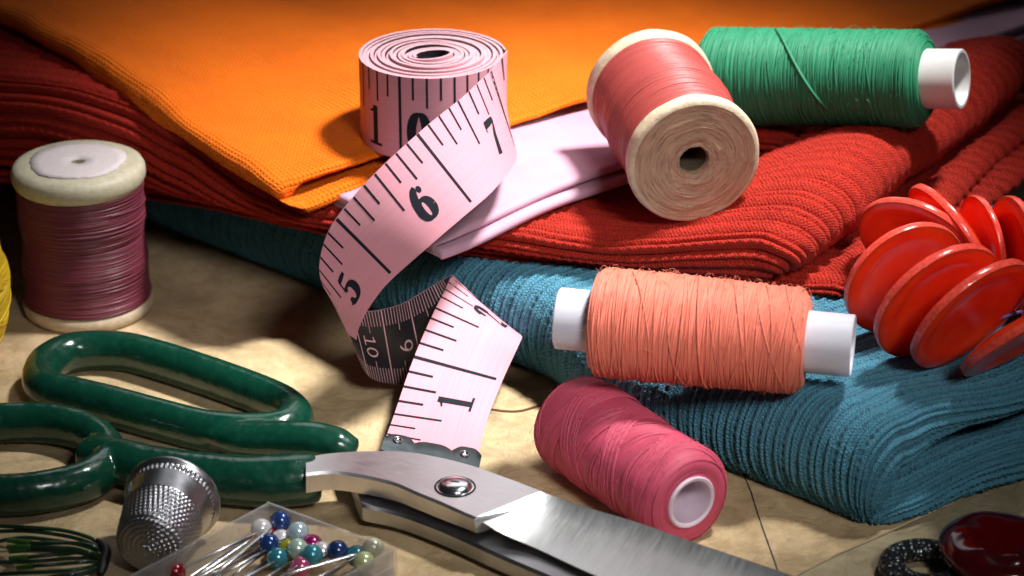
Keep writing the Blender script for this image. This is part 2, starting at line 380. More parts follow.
# teal: ribs run along b, the fold on side b- faces front-left
tc = P(880, 532, 0); tl = P(150, 240, 0); tr = P(1024, 483, 0)
t_ea = unit([tl[0] - tc[0], tl[1] - tc[1], 0]); t_eb = unit([tr[0] - tc[0], tr[1] - tc[1], 0])
def teal_col(A, B): return A + .10 * vnoise(B * .35, A * .25, 3) + .03 * vnoise(B * 1.3, A * .8, 4)
def teal_rib(A, B):
    A = A + .10 * vnoise(B * .35, A * .25, 3) + .03 * vnoise(B * 1.3, A * .8, 4)
    k = np.floor(A / .52); p = A - k * .52
    cord = lambda c, w, sl, ph: 1.2 * np.exp(-((p - c) / w) ** 2) * (.76 + .24 * np.sin(2 * PI * (B / .115 + sl * (p - c) / w * .25) + ph + k))
    f = .036 * cord(.07, .034, 1, 0) + .036 * cord(.175, .034, -1, 1) + .030 * cord(.41, .034, 1, 2)
    gv = lambda c, w: np.exp(-((p - c) / w) ** 2)
    f = f - .075 * gv(.122, .018) - .085 * gv(.015, .02) * (.75 + .25 * np.sin(2 * PI * B / .3 + k)) - .075 * gv(.505, .02) - .05 * gv(.46, .016) - .05 * gv(.36, .016)
    lace = -.06 * gv(.275, .032) * (.25 + .75 * (np.sin(2 * PI * B / .14 + k * 2) > .1))
    return .8 * f * (1 + .3 * vnoise(A * .8, B * .9, 6)) + lace + .010 * vnoise(A * 9, B * 9, 5)
teal = thing('folded_cloth', 'folded teal blue ribbed cloth at the bottom of the pile, on the paper', 'cloth', (2, 0, 0))
TO = tc + t_eb * .36 + t_ea * .30
def teal_top(A, B): return 1.95 + .10 * vnoise(A * .25, B * .25, 21) + .06 * vnoise(A * .7, B * .7, 22) - .05 * smooth(-A, -2.0, 0) + .16 * smooth(B, 1.5, 5) * smooth(-A, -5, -1) - .35 * smooth(A, 8, 13)
def w1(p, A, B, th):
    s = (.12 * np.sin(B * 1.7 + .6) * smooth(B, 0, .8) * (1 - smooth(A, 0, 2.0)))[..., None]
    p = p + t_ea * s
    p = p + t_eb * (.60 * smooth(A, 5.0, 8.0))[..., None]
    wob = .06 * vnoise(A * .5, B * .6, 31) + .03 * vnoise(A * 1.6, B * 1.4, 32)
    return p + wob[..., None] * (t_eb * .6 + t_ea * .6)
mb = MB()
cloth(mb, TO, t_ea, t_eb, 0, 19, 0, 9.5, teal_top,
      {'b-': (.0, .8, 2.0), 'a-': (lambda A, B: .72 + .70 * smooth(B, -.4, 1.7), .36, 1.3)}, (.026, .036), teal_rib, w1, uvf=lambda A, B: [teal_col(A, B), B])
def w2(p, A, B, th):
    return p + (.12 * vnoise(B * .5, A * .3, 41) + .04 * vnoise(B * 1.5, A, 42))[..., None] * t_ea
rib2 = lambda A, B: .8 * teal_rib(B * .9, A)
ribL = lambda A, B: 1.5 * teal_rib(A * 1.15 + .2, B)
cloth(mb, TO, t_ea, t_eb, .62, 3.5, .75, 9.5, lambda A, B: 1.20 + .04 * vnoise(B * .5, A, 43) + .06 * smooth(B, 1, 3), {'a-': (.90, .26, .30), 'b-': (.6, .3, .6)}, (.03, .036), ribL, w2, uvf=lambda A, B: [teal_col(A * 1.15 + .2, B), B])
cloth(mb, TO, t_ea, t_eb, .06, 3.5, .02, 9.5, lambda A, B: .55 + .28 * smooth(B, .1, 1.8) + .04 * vnoise(B * .4, A, 44), {'a-': (.0, .50, .8), 'b-': (.0, .55, .7)}, (.03, .036), ribL, w2, uvf=lambda A, B: [teal_col(A * 1.15 + .2, B), B])
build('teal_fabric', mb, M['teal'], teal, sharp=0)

# red: ribs run along a (left to right) and roll over the right-hand folds
r_ea = unit([.955, -.295, 0]); r_eb = unit([.53, .85, 0])
def red_col(A, B): return [A, B + .09 * vnoise(A * .4, B * .4, 51) + .04 * vnoise(A * 1.4, B, 52)]
def red_rib(A, B):
    B = B + .09 * vnoise(A * .4, B * .4, 51) + .04 * vnoise(A * 1.4, B, 52)
    k = np.floor(B / .40); p = B - k * .40
    cord = lambda c, w, sl, ph: np.exp(-((p - c) / w) ** 2) * (.80 + .20 * np.sin(2 * PI * (A / .20 + sl * (p - c) / w * .45) + ph + 1.7 * k))
    f = .085 * cord(.10, .058, 1, 0) + .055 * cord(.24, .045, -1, 1) - .12 * np.exp(-((p - .345) / .028) ** 2) - .07 * np.exp(-((p - .172) / .02) ** 2)
    return .74 * f * (1 + .35 * vnoise(A * .5, B * 2.5, 54)) + .006 * np.sin(2 * PI * A / .085) * np.sin(2 * PI * B / .075) + .006 * vnoise(A * 8, B * 8, 53)
red = thing('folded_cloth', 'folded red ribbed cloth in the middle of the pile, above the teal cloth', 'cloth', (2, 0, 1.9))
def red_warp(seed, amp=1):
    def f(p, A, B, th):
        wob = amp * (.10 * vnoise(B * .45, A * .1, seed) + .04 * vnoise(B * 1.3, A * .5, seed + 1))
        q = p + (wob * smooth(A, -4, 1))[..., None] * r_ea + (1.15 * smooth(-A, 8, 14))[..., None] * r_eb
        q = q + (amp * (.06 * vnoise(A * .5, B * .5, seed + 2)))[..., None] * r_eb * (1 - smooth(B, 0, 1.0))[..., None]
        return q
    return f
mb = MB()
RC1 = P(806, 258, 2.9)                 # right/front outer corner of the top layer
RO = RC1 - r_ea * .90 + r_eb * .40
def rise_l(A): return 1.25 * smooth(-A, 8.3, 15)
top1 = lambda A, B: 2.72 + .86 * smooth(A, -3.0, .1) * (.62 + .38 * smooth(B, -.2, 1.4)) - .26 * np.exp(-((A + 2.9) / .8) ** 2) * smooth(B, .5, 2) + .05 * vnoise(A * .35, B * .5, 61) + .16 * vnoise(B * .33, A * .12, 62) * smooth(A, -5, 0) + rise_l(A) * (1 - .75 * smooth(B, 3.5, 7))
dp = lambda A: .18 * smooth(-A, 7, 14)
cloth(mb, RO, r_ea, r_eb, -23, 0, 0, 11, top1, {'a+': (2.44, .85, 1.0), 'b-': (lambda A, B: 2.22 - dp(A), .42, 1.4), 'a-': (.5, .3, 2)}, (.045, .026), red_rib, red_warp(63, 1.3), uvf=red_col)
RC2 = P(846, 288, 2.3); RO2 = RC2 - r_ea * .50 + r_eb * .3
cloth(mb, RO2, r_ea, r_eb, -23, .1, 0, 11, lambda A, B: 2.24 + .26 * smooth(A, -.35, .1) * smooth(B, -.3, 1.0) + .04 * vnoise(B * .4, A * .4, 64) - dp(A) * 1.1, {'a+': (2.04, .46, .5), 'b-': (lambda A, B: 2.04 - dp(A), .30, .4), 'a-': (.5, .3, 2)}, (.045, .028), red_rib, red_warp(66, 1.3), uvf=red_col)
RC3 = P(868, 302, 2.08); RO3 = RC3 - r_ea * .45 + r_eb * .35
cloth(mb, RO3, r_ea, r_eb, -23, .15, 0, 11, lambda A, B: 2.08 + .12 * smooth(A, -1.0, 0) + .03 * vnoise(B * .4, A * .4, 67) - dp(A), {'a+': (1.90, .40, .4), 'b-': (lambda A, B: 1.84 - dp(A), .25, .35), 'a-': (.4, .3, 2)}, (.05, .035), red_rib, red_warp(68), uvf=red_col)
# a rumpled tuck lying under the green spool
tk = P(770, 138, 2.95); 
cloth(mb, tk, r_ea, r_eb, -1.9, .2, 0, 5, lambda A, B: 3.10 + .07 * vnoise(A, B * .6, 69) - .1 * smooth(-A, .5, 2), {'a+': (2.9, .22, .3), 'b-': (2.75, .2, .3), 'a-': (2.7, .2, .3)}, (.05, .035), red_rib, red_warp(70, .6), uvf=red_col)
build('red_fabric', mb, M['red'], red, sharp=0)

# pale pink strip
p0 = P(443, 250, 2.86); p1 = P(1024, 42, 2.95); k_ea = unit([p1[0] - p0[0], p1[1] - p0[1], 0]); k_eb = np.array([-k_ea[1], k_ea[0], 0])
pk = thing('folded_cloth', 'pale pink smooth folded cloth strip between the orange and red cloths', 'cloth', tuple(p0))
mb = MB()
def pw(seed):
    return lambda p, A, B, th: p + np.stack([0 * A, .05 * vnoise(A * .6, B * .3, seed), .04 * vnoise(A * .5, B * .8, seed + 1)], -1)
rise = lambda A: .22 * smooth(A, .3, 3.2)
cloth(mb, p0 + k_eb * .10 + k_ea * .05, k_ea, k_eb, 0, 19, 0, 3.4, lambda A, B: 2.86 + rise(A), {'b-': (lambda A, B: 2.66 + rise(A), .10, .2), 'a-': (2.66, .06, .2)}, (.08, .04), None, pw(71))
cloth(mb, p0 + k_eb * .24 + k_ea * .02, k_ea, k_eb, 0, 19, .02, 3.4, lambda A, B: 3.06 + rise(A) - .12 * (1 - smooth(A, 0, 1.0)) + .03 * smooth(B, .2, 1), {'b-': (lambda A, B: 2.88 + rise(A), .09, .2), 'a-': (2.76, .06, .2)}, (.08, .04), None, pw(73))
build('pink_fabric', mb, M['pinkcloth'], pk, sharp=0)

# orange
oc = P(283, 212, 2.92); o_r = P(974, 28, 3.15); o_l = P(14, 14, 4.5)
o_ea = unit([o_r[0] - oc[0], o_r[1] - oc[1], 0]); o_eb = unit([o_l[0] - oc[0], o_l[1] - oc[1], 0])
orange = thing('folded_cloth', 'folded bright orange woven cloth on top of the pile', 'cloth', tuple(oc))
def ow(seed, s=1):
    def f(p, A, B, th):
        d = s * (.11 * vnoise(A * .45, B * .45, seed) + .03 * vnoise(A * 1.2, B * 1.1, seed + 1))
        return p + np.stack([d * .5, d * .8, d * .9 + 1.25 * smooth(-p[..., 0], 3.6, 9.8)], -1)
    return f
weave = lambda A, B: .008 * vnoise(A * 6, B * 6, 83)
droop = lambda A, B: -.28 * (1 - smooth(A, -.3, 2.6)) * (1 - .6 * smooth(B, 0, 4)) + .04 * smooth(A, 2, 6)
mb = MB()
cloth(mb, oc + o_ea * .55 + o_eb * .16, o_ea, o_eb, 0, 26, 0, 14, lambda A, B: 3.24 + droop(A, B), {'b-': (lambda A, B: 2.98 + droop(A, B), .17, .26), 'a-': (2.95, .42, .3)}, (.06, .05), weave, ow(81))
fr = lambda A: .34 + .16 * vnoise(A * .5, A * 0, 84)
cloth(mb, oc + o_ea * .26 + o_eb * .40, o_ea, o_eb, 0, 26, 0, 14, lambda A, B: 3.58 + droop(A, B) + .06 * vnoise(A * .5, B * .5, 85) - .06 * smooth(-B, -.8, 0), {'b-': (lambda A, B: 3.36 + droop(A, B) - .30 * (1 - smooth(A, -.05, .35)), .14, .3), 'a-': (lambda A, B: 2.84 + 0 * B, .34, .75)}, (.05, .045), weave, ow(86, 1.3))
build('orange_fabric', mb, M['orange'], orange, sharp=0)

# ------------------------------------------------------------------ thread spools
def wound(mb, Mx, prof, x0, x1, n, tilt, tr, jit=.006, seg=60, mi=0, xs=None, seed=0):
    g = np.random.default_rng(seed); xc = np.linspace(x0, x1, n) if xs is None else np.asarray(xs); n = len(xc)
    xc = xc + g.normal(0, .3 * (x1 - x0) / max(n, 8), n)
    T, PH = tilt(g, n, xc); ph = np.linspace(0, 2 * PI, seg, endpoint=False)
    jr = g.uniform(0, jit, n)[:, None]
    r0 = prof(xc)[:, None]
    x = xc[:, None] + T[:, None] * r0 * np.cos(ph[None] + PH[:, None]); x = np.clip(x, x0, x1)
    r = prof(x) + jr + .3 * jit * np.sin(3 * ph[None] + PH[:, None] * 3)
    prof4 = np.array([(-1, -.25), (-.6, .75), (.6, .75), (1, -.25)]) * tr
    X = x[..., None] + prof4[:, 0]; R = r[..., None] + prof4[:, 1]
    pts = np.stack([X, R * np.cos(ph)[None, :, None], R * np.sin(ph)[None, :, None]], -1)
    for i in range(n):
        q = np.transpose(pts[i], (1, 0, 2)); U, V = np.meshgrid(np.full(4, xc[i]), ph, indexing='ij')
        mb.grid(Mx(q), np.stack([U + g.uniform(-.02, .02), V], -1), True, mi)
def fuzz(mb, Mx, prof, x0, x1, n, ln=.12, r=.0035, seed=0):
    g = np.random.default_rng(seed)
    for i in range(n):
        x = g.uniform(x0, x1); a = g.uniform(0, 2 * PI); R = float(prof(np.array(x))); l = g.uniform(.4, 1.3) * ln; da = g.normal(0, .9) * l / R; dx = g.normal(0, .6) * l
        ts = np.linspace(0, 1, 5); rr = R + l * .55 * np.sin(ts * PI * g.uniform(.5, 1)) ; aa = a + da * ts; xx = x + dx * ts
        mb.tube(Mx(np.stack([xx, rr * np.cos(aa), rr * np.sin(aa)], -1)), r, 3, caps=False)
def helix(Mx, prof, x0, x1, a0, a1, n=60, lift=.02):
    t = np.linspace(0, 1, n); x = x0 + (x1 - x0) * t; a = a0 + (a1 - a0) * t; r = prof(x) + lift
    return Mx(np.stack([x, r * np.cos(a), r * np.sin(a)], -1))
def tube_profile(x0, x1, ro, ri): return [(x0 + .6, 0.001 + ri * .98), (x0 + .03, ri), (x0, ri + .02), (x0, ro - .02), (x0 + .02, ro), (x1 - .02, ro), (x1, ro - .02), (x1, ri + .02), (x1 - .03, ri), (x1 - .6, ri * .98), (x0 + .6, ri * .98)]

# coral spool -----------------------------------------------------
cz = 1.95 + .93
ca = P(558, 318, cz); cb = P(852, 342, cz); cb[1] -= .15
L = np.linalg.norm(cb - ca); Mc = frame(ca, cb - ca)
sp = thing('thread_spool', 'coral pink thread spool on a white plastic tube, lying on teal cloth', 'thread spool', tuple((ca + cb) / 2 - [0, 0, .93]))
t0 = .63; t1 = L - .76
cprof = lambda x: .885 - .10 * np.exp(-((x - t0) / .07) ** 2) - .14 * np.exp(-((t1 - x) / .09) ** 2) + .02 * np.sin(x * 1.1)
mb = MB(); mb.lathe(tube_profile(0, L, .52, .465), Mc, 64); build('tube', mb, M['plastic'], sp)
mb = MB(); xs = np.linspace(t0, t1, 60); mb.lathe([(t0, .5)] + [(x, float(cprof(x)) - .004) for x in xs] + [(t1, .5)], Mc, 64)
def ct(g, n, x):
    k = np.round(x * 1.6); return .10 * np.sin(k * 2.4) + g.normal(0, .02, n), k * 1.9 + g.normal(0, .2, n)
wound(mb, Mc, cprof, t0 + .02, t1 - .02, 270, ct, .0115, .012, 72, seed=3)
wound(mb, Mc, lambda x: cprof(x) + .015, t0 + .02, t1 - .02, 40, lambda g, n, x: (g.normal(0, .20, n), g.uniform(0, 2 * PI, n)), .014, .012, 72, seed=4)
fuzz(mb, Mc, lambda x: cprof(x) + .02, t0, t1, 600, .12, .0028, 5); build('thread', mb, M['coral'], sp, sharp=0)
mb = MB(); 
mb.tube(helix(Mc, cprof, t0 + 1.72, t0 + 2.02, 1.3, 4.35, 60, .035) , .022, 6)
build('loose_end', mb, M['coral'], sp, sharp=0)

# raspberry spool ---------------------------------------------------
mz = .86
ma = P(571, 418, mz); mf = P(691, 502, mz); L = np.linalg.norm(mf - ma); Mm = frame(ma, mf - ma)
sp = thing('thread_spool', 'raspberry pink thread spool with lilac core, lying on the paper behind the scissor blade', 'thread spool', tuple((ma + mf) / 2 - [0, 0, mz]))
mprof = lambda x: .845 + .02 * np.sin(x * 2) - .16 * np.clip((x - (L - .32)) / .32, 0, 1) ** 2 - .14 * np.clip((.25 - x) / .25, 0, 1) ** 2
mb = MB(); mb.lathe([(L - 2.7, .001), (L - 2.7, .36), (L - .02, .375), (L + .03, .385), (L + .045, .41), (L + .045, .44), (L + .02, .46), (L - .4, .46)], Mm, 56); mb.lathe([(.4, .44), (-.02, .44), (-.04, .40), (.0, .37), (.5, .36)], Mm, 48)
build('tube', mb, M['lilac'], sp)
mb = MB(); xs = np.linspace(0, L, 50); mb.lathe([(0.05, .44)] + [(x, float(mprof(x)) - .004) for x in xs] + [(L - .01, .55), (L - .03, .46)], Mm, 64)
def mt(g, n, x):
    k = np.floor(x / .42); return np.where(k % 2 == 0, .42, -.36) + g.normal(0, .015, n), 1.4 + k * .35 + g.normal(0, .03, n)
wound(mb, Mm, mprof, .02, L - .03, 190, mt, .014, .02, 72, seed=6)
g = np.random.default_rng(9)
for i in range(13):                     # windings that spiral on the front face
    rr = .47 + .17 * i / 12; ph = np.linspace(0, 2 * PI, 60, endpoint=False)
    mb.tube(Mm(np.stack([L - .012 - .02 * i / 12 - .12 * (i / 12) ** 3 + .01 * np.sin(ph * 2 + i), rr * np.cos(ph), rr * np.sin(ph)], -1)), .013, 5, True)
fuzz(mb, Mm, lambda x: mprof(x) + .015, 0, L, 520, .10, .0028, 8); build('thread', mb, M['magenta'], sp, sharp=0)
# green spool ---------------------------------------------------------
ga = P(709, 76, 3.95); gb = P(962, 79, 4.7); gb = gb + (gb - ga) * 0
L = np.linalg.norm(gb - ga); Mg = frame(ga, gb - ga)
sp = thing('thread_spool', 'green thread spool with a short white tube end, lying at the back on red cloth', 'thread spool', tuple((ga + gb) / 2 - [0, 0, .9]))
t1 = L - .68
gprof = lambda x: .95 - .20 * np.clip((x - (t1 - .22)) / .22, 0, 1) ** 2.2 - .18 * np.clip((.18 - x) / .18, 0, 1) ** 2 - .01 * x
mb = MB(); mb.lathe(tube_profile(.05, L, .57, .48), Mg, 56); build('tube', mb, M['greyplastic'], sp)
mb = MB(); xs = np.linspace(0, t1, 50); mb.lathe([(0, .5)] + [(x, float(gprof(x)) - .004) for x in xs] + [(t1, .5)], Mg, 64)
wound(mb, Mg, gprof, .01, t1, 230, lambda g, n, x: (.05 * np.sin(x * 5) + g.normal(0, .03, n), g.uniform(0, .8, n)), .012, .012, 64, seed=12)
wound(mb, Mg, lambda x: gprof(x) + .012, .01, t1, 40, lambda g, n, x: (g.normal(0, .2, n), g.uniform(0, 2 * PI, n)), .012, .010, 64, seed=13)
fuzz(mb, Mg, gprof, 0, t1, 420, .13, .0035, 14); build('thread', mb, M['green'], sp, sharp=0)
mb = MB(); mb.tube(helix(Mg, gprof, 1.5, 2.75, 1.55, 3.5, 60, .03), .03, 6); build('loose_end', mb, M['green'], sp, sharp=0)

# red wooden spool --------------------------------------------------
rR = 1.19; rz = 4.22
rf = P(695, 162, rz); ax = unit([.215, -.97, -.08]); L = 3.2; rb = rf - ax * L; Mr_ = frame(rb, ax); Mr = lambda q: Mr_(np.asarray(q) * [1, 1.04, 1.04])
sp = thing('thread_spool', 'rose red thread on a raw wooden spool, end grain hole facing forward', 'thread spool', tuple((rf + rb) / 2 - [0, 0, rR]))
def rough(seed, amp):
    def f(X, R, A, U):
        nn = vnoise(R * 9, A * 2.2, seed) * .6 + vnoise(R * 26, A * 5, seed + 1) * .4
        edge = smooth(R, .25, .36)
        return X + amp * nn * edge, R + (.014 * vnoise(A * 3.2, U * 4, seed + 2) + .014 * vnoise(A * 9, U * 9, seed + 3)) * smooth(R, .25, .28) * (R < .40)
    return f
mb = MB()
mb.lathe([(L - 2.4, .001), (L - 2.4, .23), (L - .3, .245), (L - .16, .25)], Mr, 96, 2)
face = [(L - .17, .248), (L - .10, .252), (L - .05, .262), (L - .02, .28)] + [(L + .004 * math.sin(r * 31) - .03 * math.exp(-((r - .33) / .05) ** 2), r) for r in np.linspace(.30, 1.08, 46)]
mb.lathe(face, Mr, 160, 0, rough(5, .028))
mb.lathe([(L, 1.08), (L - .012, 1.14), (L - .05, 1.175), (L - .12, 1.19), (L - .24, 1.185), (L - .30, 1.15), (L - .34, 1.08), (L - .42, .98), (.42, .98), (.34, 1.08), (.30, 1.15), (.24, 1.185), (.12, 1.19), (.05, 1.175), (0, 1.12), (0, .001)], Mr, 96, 1, lambda X, R_, A, U: (X, R_ + .012 * vnoise(A * 3, X * 5, 77) * (R_ > 1.1)))
build('wooden_body', mb, [M['wood'], M['woodrim'], M['bore']], sp, sharp=50, weld=True)
rprof = lambda x: 1.09 + .03 * np.sin((x - .3) / (L - .6) * PI) + .02 * np.sin(x * 5)
mb = MB(); xs = np.linspace(.33, L - .33, 40); mb.lathe([(.33, .9)] + [(x, float(rprof(x)) - .004) for x in xs] + [(L - .33, .9)], Mr, 80)
wound(mb, Mr, rprof, .34, L - .34, 130, lambda g, n, x: (g.normal(0, .012, n) + .02 * np.sin(x * 6), g.uniform(0, 6, n)), .015, .01, 80, seed=15)
fuzz(mb, Mr, rprof, .34, L - .34, 120, .07, .003, 16); build('thread', mb, M['redthread'], sp, sharp=0)

# mauve wooden spool (standing) ---------------------------------------
vb = P(83 + 6, 307, 0.02); H = 3.08; R = 1.28; Mv = frame(vb, (0, 0, 1), up=(0, 1, 0))
sp = thing('thread_spool', 'mauve thread on a wooden spool standing upright, white paper label on top', 'thread spool', tuple(vb))
mb = MB()
mb.lathe([(.0, .001), (0, 1.20), (.04, 1.26), (.14, 1.28), (.24, 1.26), (.30, 1.18), (.34, 1.02), (.5, .9)], Mv, 80, 1)
mb.lathe([(.5, .9), (H - .6, .9), (H - .48, 1.02), (H - .46, 1.17), (H - .40, 1.23), (H - .28, 1.275), (H - .14, 1.27), (H - .05, 1.22), (H - .01, 1.13), (H, 1.0), (H - .005, .2), (H - .06, .15), (H - 1, .14), (H - 1, .001)], Mv, 80, 0)
build('wooden_body', mb, [M['palewood'], M['woodrim']], sp, sharp=60, weld=True)
mb = MB(); g = np.random.default_rng(3); n = 72; ph = np.linspace(0, 2 * PI, n, endpoint=False)
er = .91 + .02 * np.sin(ph * 5) + g.normal(0, .012, n)
rows = [(.15, -.03), (.17, .012), (.4, .015), (.8, .016), (1, .022), (1.0, .006)]
pts = np.stack([np.stack([np.full(n, H + h), er * k * np.cos(ph) , er * k * np.sin(ph)], -1) for k, h in rows], 0); pts[4, :, 0] += .02 * (np.sin(ph * 3 + 1) > .3)
pts[..., 1] += -.0; mb.grid(Mv(pts), None, True); build('paper_label', mb, M['label'], sp, sharp=0)
vprof = lambda x: 1.215 - .05 * np.exp(-((x - H * .5) / .8) ** 2) + .015 * np.sin(x * 7)
mb = MB(); xs = np.linspace(.30, H - .44, 40); mb.lathe([(.30, .9)] + [(x, float(vprof(x)) - .004) for x in xs] + [(H - .44, .9)], Mv, 80)
wound(mb, Mv, vprof, .31, H - .45, 96, lambda g, n, x: (g.normal(0, .008, n), g.uniform(0, 6, n)), .017, .016, 80, seed=18); build('thread', mb, M['mauve'], sp, sharp=0)
mb = MB(); mb.tube(helix(Mv, vprof, H - .72, H - 1.05, 2.2 + PI, 5.6 + PI, 80, .03), .02, 6)
a = np.linspace(0, 2 * PI, 90, endpoint=False); mb.tube(Mv(np.stack([1.9 - .10 * np.sin(a - .4), (vprof(1.9) + .03) * np.cos(a), (vprof(1.9) + .03) * np.sin(a)], -1)), .02, 6, True)
build('loose_end', mb, M['mauve'], sp, sharp=0)

# yellow ball of thread at the left edge -----------------------------------
yb = P(-62, 352, 0); My = frame(yb, (0, 0, 1), up=(0, 1, 0)); H = 2.7
sp = thing('thread_spool', 'yellow thread spool cut off by the left edge of the picture', 'thread spool', tuple(yb))
yprof = lambda x: 1.05 + .38 * np.sin(np.clip(x / H, 0, 1) * PI) ** .8
mb = MB(); mb.lathe([(0, .001), (0, .8), (.12, .86), (.2, .7), (H - .2, .7), (H - .05, .86), (H + .1, .8), (H + .1, .25), (H - .4, .2), (H - .4, .001)], My, 48); build('tube', mb, M['palewood'], sp)
mb = MB(); xs = np.linspace(.08, H - .08, 40); mb.lathe([(.08, .7)] + [(x, float(yprof(x))) for x in xs] + [(H - .08, .7)], My, 64)
wound(mb, My, yprof, .1, H - .1, 110, lambda g, n, x: (.35 * np.sign(np.sin(x * 9)) + g.normal(0, .03, n), np.floor(x * 3) * 1.1), .022, .02, 56, seed=19); build('thread', mb, M['yellow'], sp, sharp=0)

# ------------------------------------------------------------------ tape measure
W = 1.64
ST = [(0, (384, 452), (472, 475), 43.75), (.5, (394, 416), (484, 428), 44.7), (1, (414, 357), (502, 381), 45.6), (1.5, (435, 307), (520, 345), 46.2),
      (1.8, (446, 287), (522, 337), 46.5), (2.05, (452, 276), (515, 334), 46.75), (2.25, (451, 276), (503, 340), 46.85), (2.5, (440, 281), (480, 352), 46.9), (2.75, (424, 291), (452, 366), 46.8),
      (3, (408, 301), (424, 379), 46.6), (3.25, (392, 307), (404, 384), 46.3), (3.5, (372, 311), (386, 383), 46.0), (3.75, (354, 310), (370, 378), 45.7), (4.0, (338, 303), (360, 363), 45.4), (4.25, (325, 290), (356, 342), 45.0),
      (4.5, (319, 270), (360, 322), 44.6), (4.75, (324, 244), (374, 298), 44.3), (5, (336, 220), (393, 276), 44.1), (5.5, (375, 174), (430, 244), 44.0), (6, (417, 135), (475, 206), 44.5), (6.5, (458, 101), (499, 184), 45.4), (6.8, (479, 82), (512, 166), 46.1), (7, (490, 73), (516, 152), 46.7)]
RT = P(432, 54, 5.15); rc = RT.copy(); RR = 1.395; RB = 5.15 - W
Ls, Rs, Ss = [], [], []
for s, l, r, d in ST:
    n = math.hypot(l[0] - r[0], l[1] - r[1]) * d / FOC; dd = math.sqrt(max(0, W * W - n * n)) / 2
    if s == 0: dd = 0
    Lp, Rp = PD(*l, d - dd), PD(*r, d + dd); m = (Lp + Rp) / 2; v = unit(Rp - Lp) * W / 2
    Ls.append(m - v); Rs.append(m + v); Ss.append(s)
# spiral: theta 0 = right, counter-clockwise from above, winding inwards
nt = 14.6; ths = np.arange(math.radians(4), nt * 2 * PI, math.radians(6))
sp_s = 7.15 + 2.85 * (ths / math.radians(246)); 
pitch = (RR - .32) / nt
def spiral(th):
    k = th / (2 * PI); r = RR - pitch * k + .012 * np.sin(th * 1.7)
    e = smooth(k, nt - 4, nt) * .34; c, s_ = np.cos(th), np.sin(th); q = .35
    u = r * (c * math.cos(q) + s_ * math.sin(q)) * (1 + e * .25); w = r * (-c * math.sin(q) + s_ * math.cos(q)) * (1 - e)
    return rc[0] + u * math.cos(q) - w * math.sin(q), rc[1] + u * math.sin(q) + w * math.cos(q)
sx, sy = spiral(ths); zj = .02 * np.sin(ths * .37) - .012 * np.floor(ths / 2 / PI) % .03
core = [np.array([x, y, 5.15 + j]) for x, y, j in zip(sx, sy, zj)]
tp_s = np.array(Ss); front_L = np.array(Ls); front_R = np.array(Rs)
S_all = np.concatenate([tp_s, sp_s]); L_all = np.concatenate([front_L, np.array(core)]); R_all = np.concatenate([front_R, np.array(core) - [0, 0, W]])
# dense resample (Catmull-Rom on the station list, then arc-parametrised by s)
idx = np.linspace(0, len(S_all) - 1, (len(S_all) - 1) * 5 + 1); i0 = np.arange(len(S_all))
def dense(V): return spline(V, len(idx))
DL, DR = dense(L_all), dense(R_all); DS = np.interp(idx, i0, S_all)
for _ in range(3):                       # relax the hand-measured front run a little
    kf = (DS < 7.0); 
    for D_ in (DL, DR):
        sm = D_.copy(); sm[1:-1] = (D_[:-2] + 2 * D_[1:-1] + D_[2:]) / 4; D_[kf] = sm[kf]
mid = (DL + DR) / 2; vv = DR - DL; vv /= np.linalg.norm(vv, axis=1, keepdims=True); DL = mid - vv * W / 2; DR = mid + vv * W / 2
tang = np.gradient(mid, axis=0); tang /= np.linalg.norm(tang, axis=1, keepdims=True); NRM = np.cross(tang, vv); NRM /= np.linalg.norm(NRM, axis=1, keepdims=True)
kk = np.argmin(abs(DS - 6)); 
if NRM[kk] @ (CAM - mid[kk]) < 0: NRM = -NRM
def TP(s, v, h):                         # tape coordinates (inch, 0..1 across, height) -> world
    s = np.asarray(s, float); v = np.asarray(v, float)
    h = h + np.sign(h) * .017 * smooth(s, 7.2, 7.6)
    f = lambda A: np.stack([np.interp(s, DS, A[:, k]) for k in range(3)], -1)
    l, r, n = f(DL), f(DR), f(NRM); return l + (r - l) * v[..., None] + n * np.asarray(h)[..., None] if np.ndim(h) else l + (r - l) * v[..., None] + n * h
TH = .014
tape = thing('tape_measure', 'pink tape measure, rolled up on the orange cloth with its loose end curling down', 'tape measure', (rc[0], rc[1], RB))
mb = MB(); nv = 9; V = np.linspace(0, 1, nv)
ln = lambda h: DL[:, None] + (DR - DL)[:, None] * V[None, :, None] + NRM[:, None] * (h + np.sign(h) * .017 * smooth(DS, 7.2, 7.6))[:, None, None]
F, Bk = ln(TH), ln(-TH)
mb.grid(F, mi=0, flip=True); mb.grid(Bk, mi=1)
mb.grid(np.stack([F[:, 0], Bk[:, 0]], 1), mi=2); mb.grid(np.stack([Bk[:, -1], F[:, -1]], 1), mi=2)
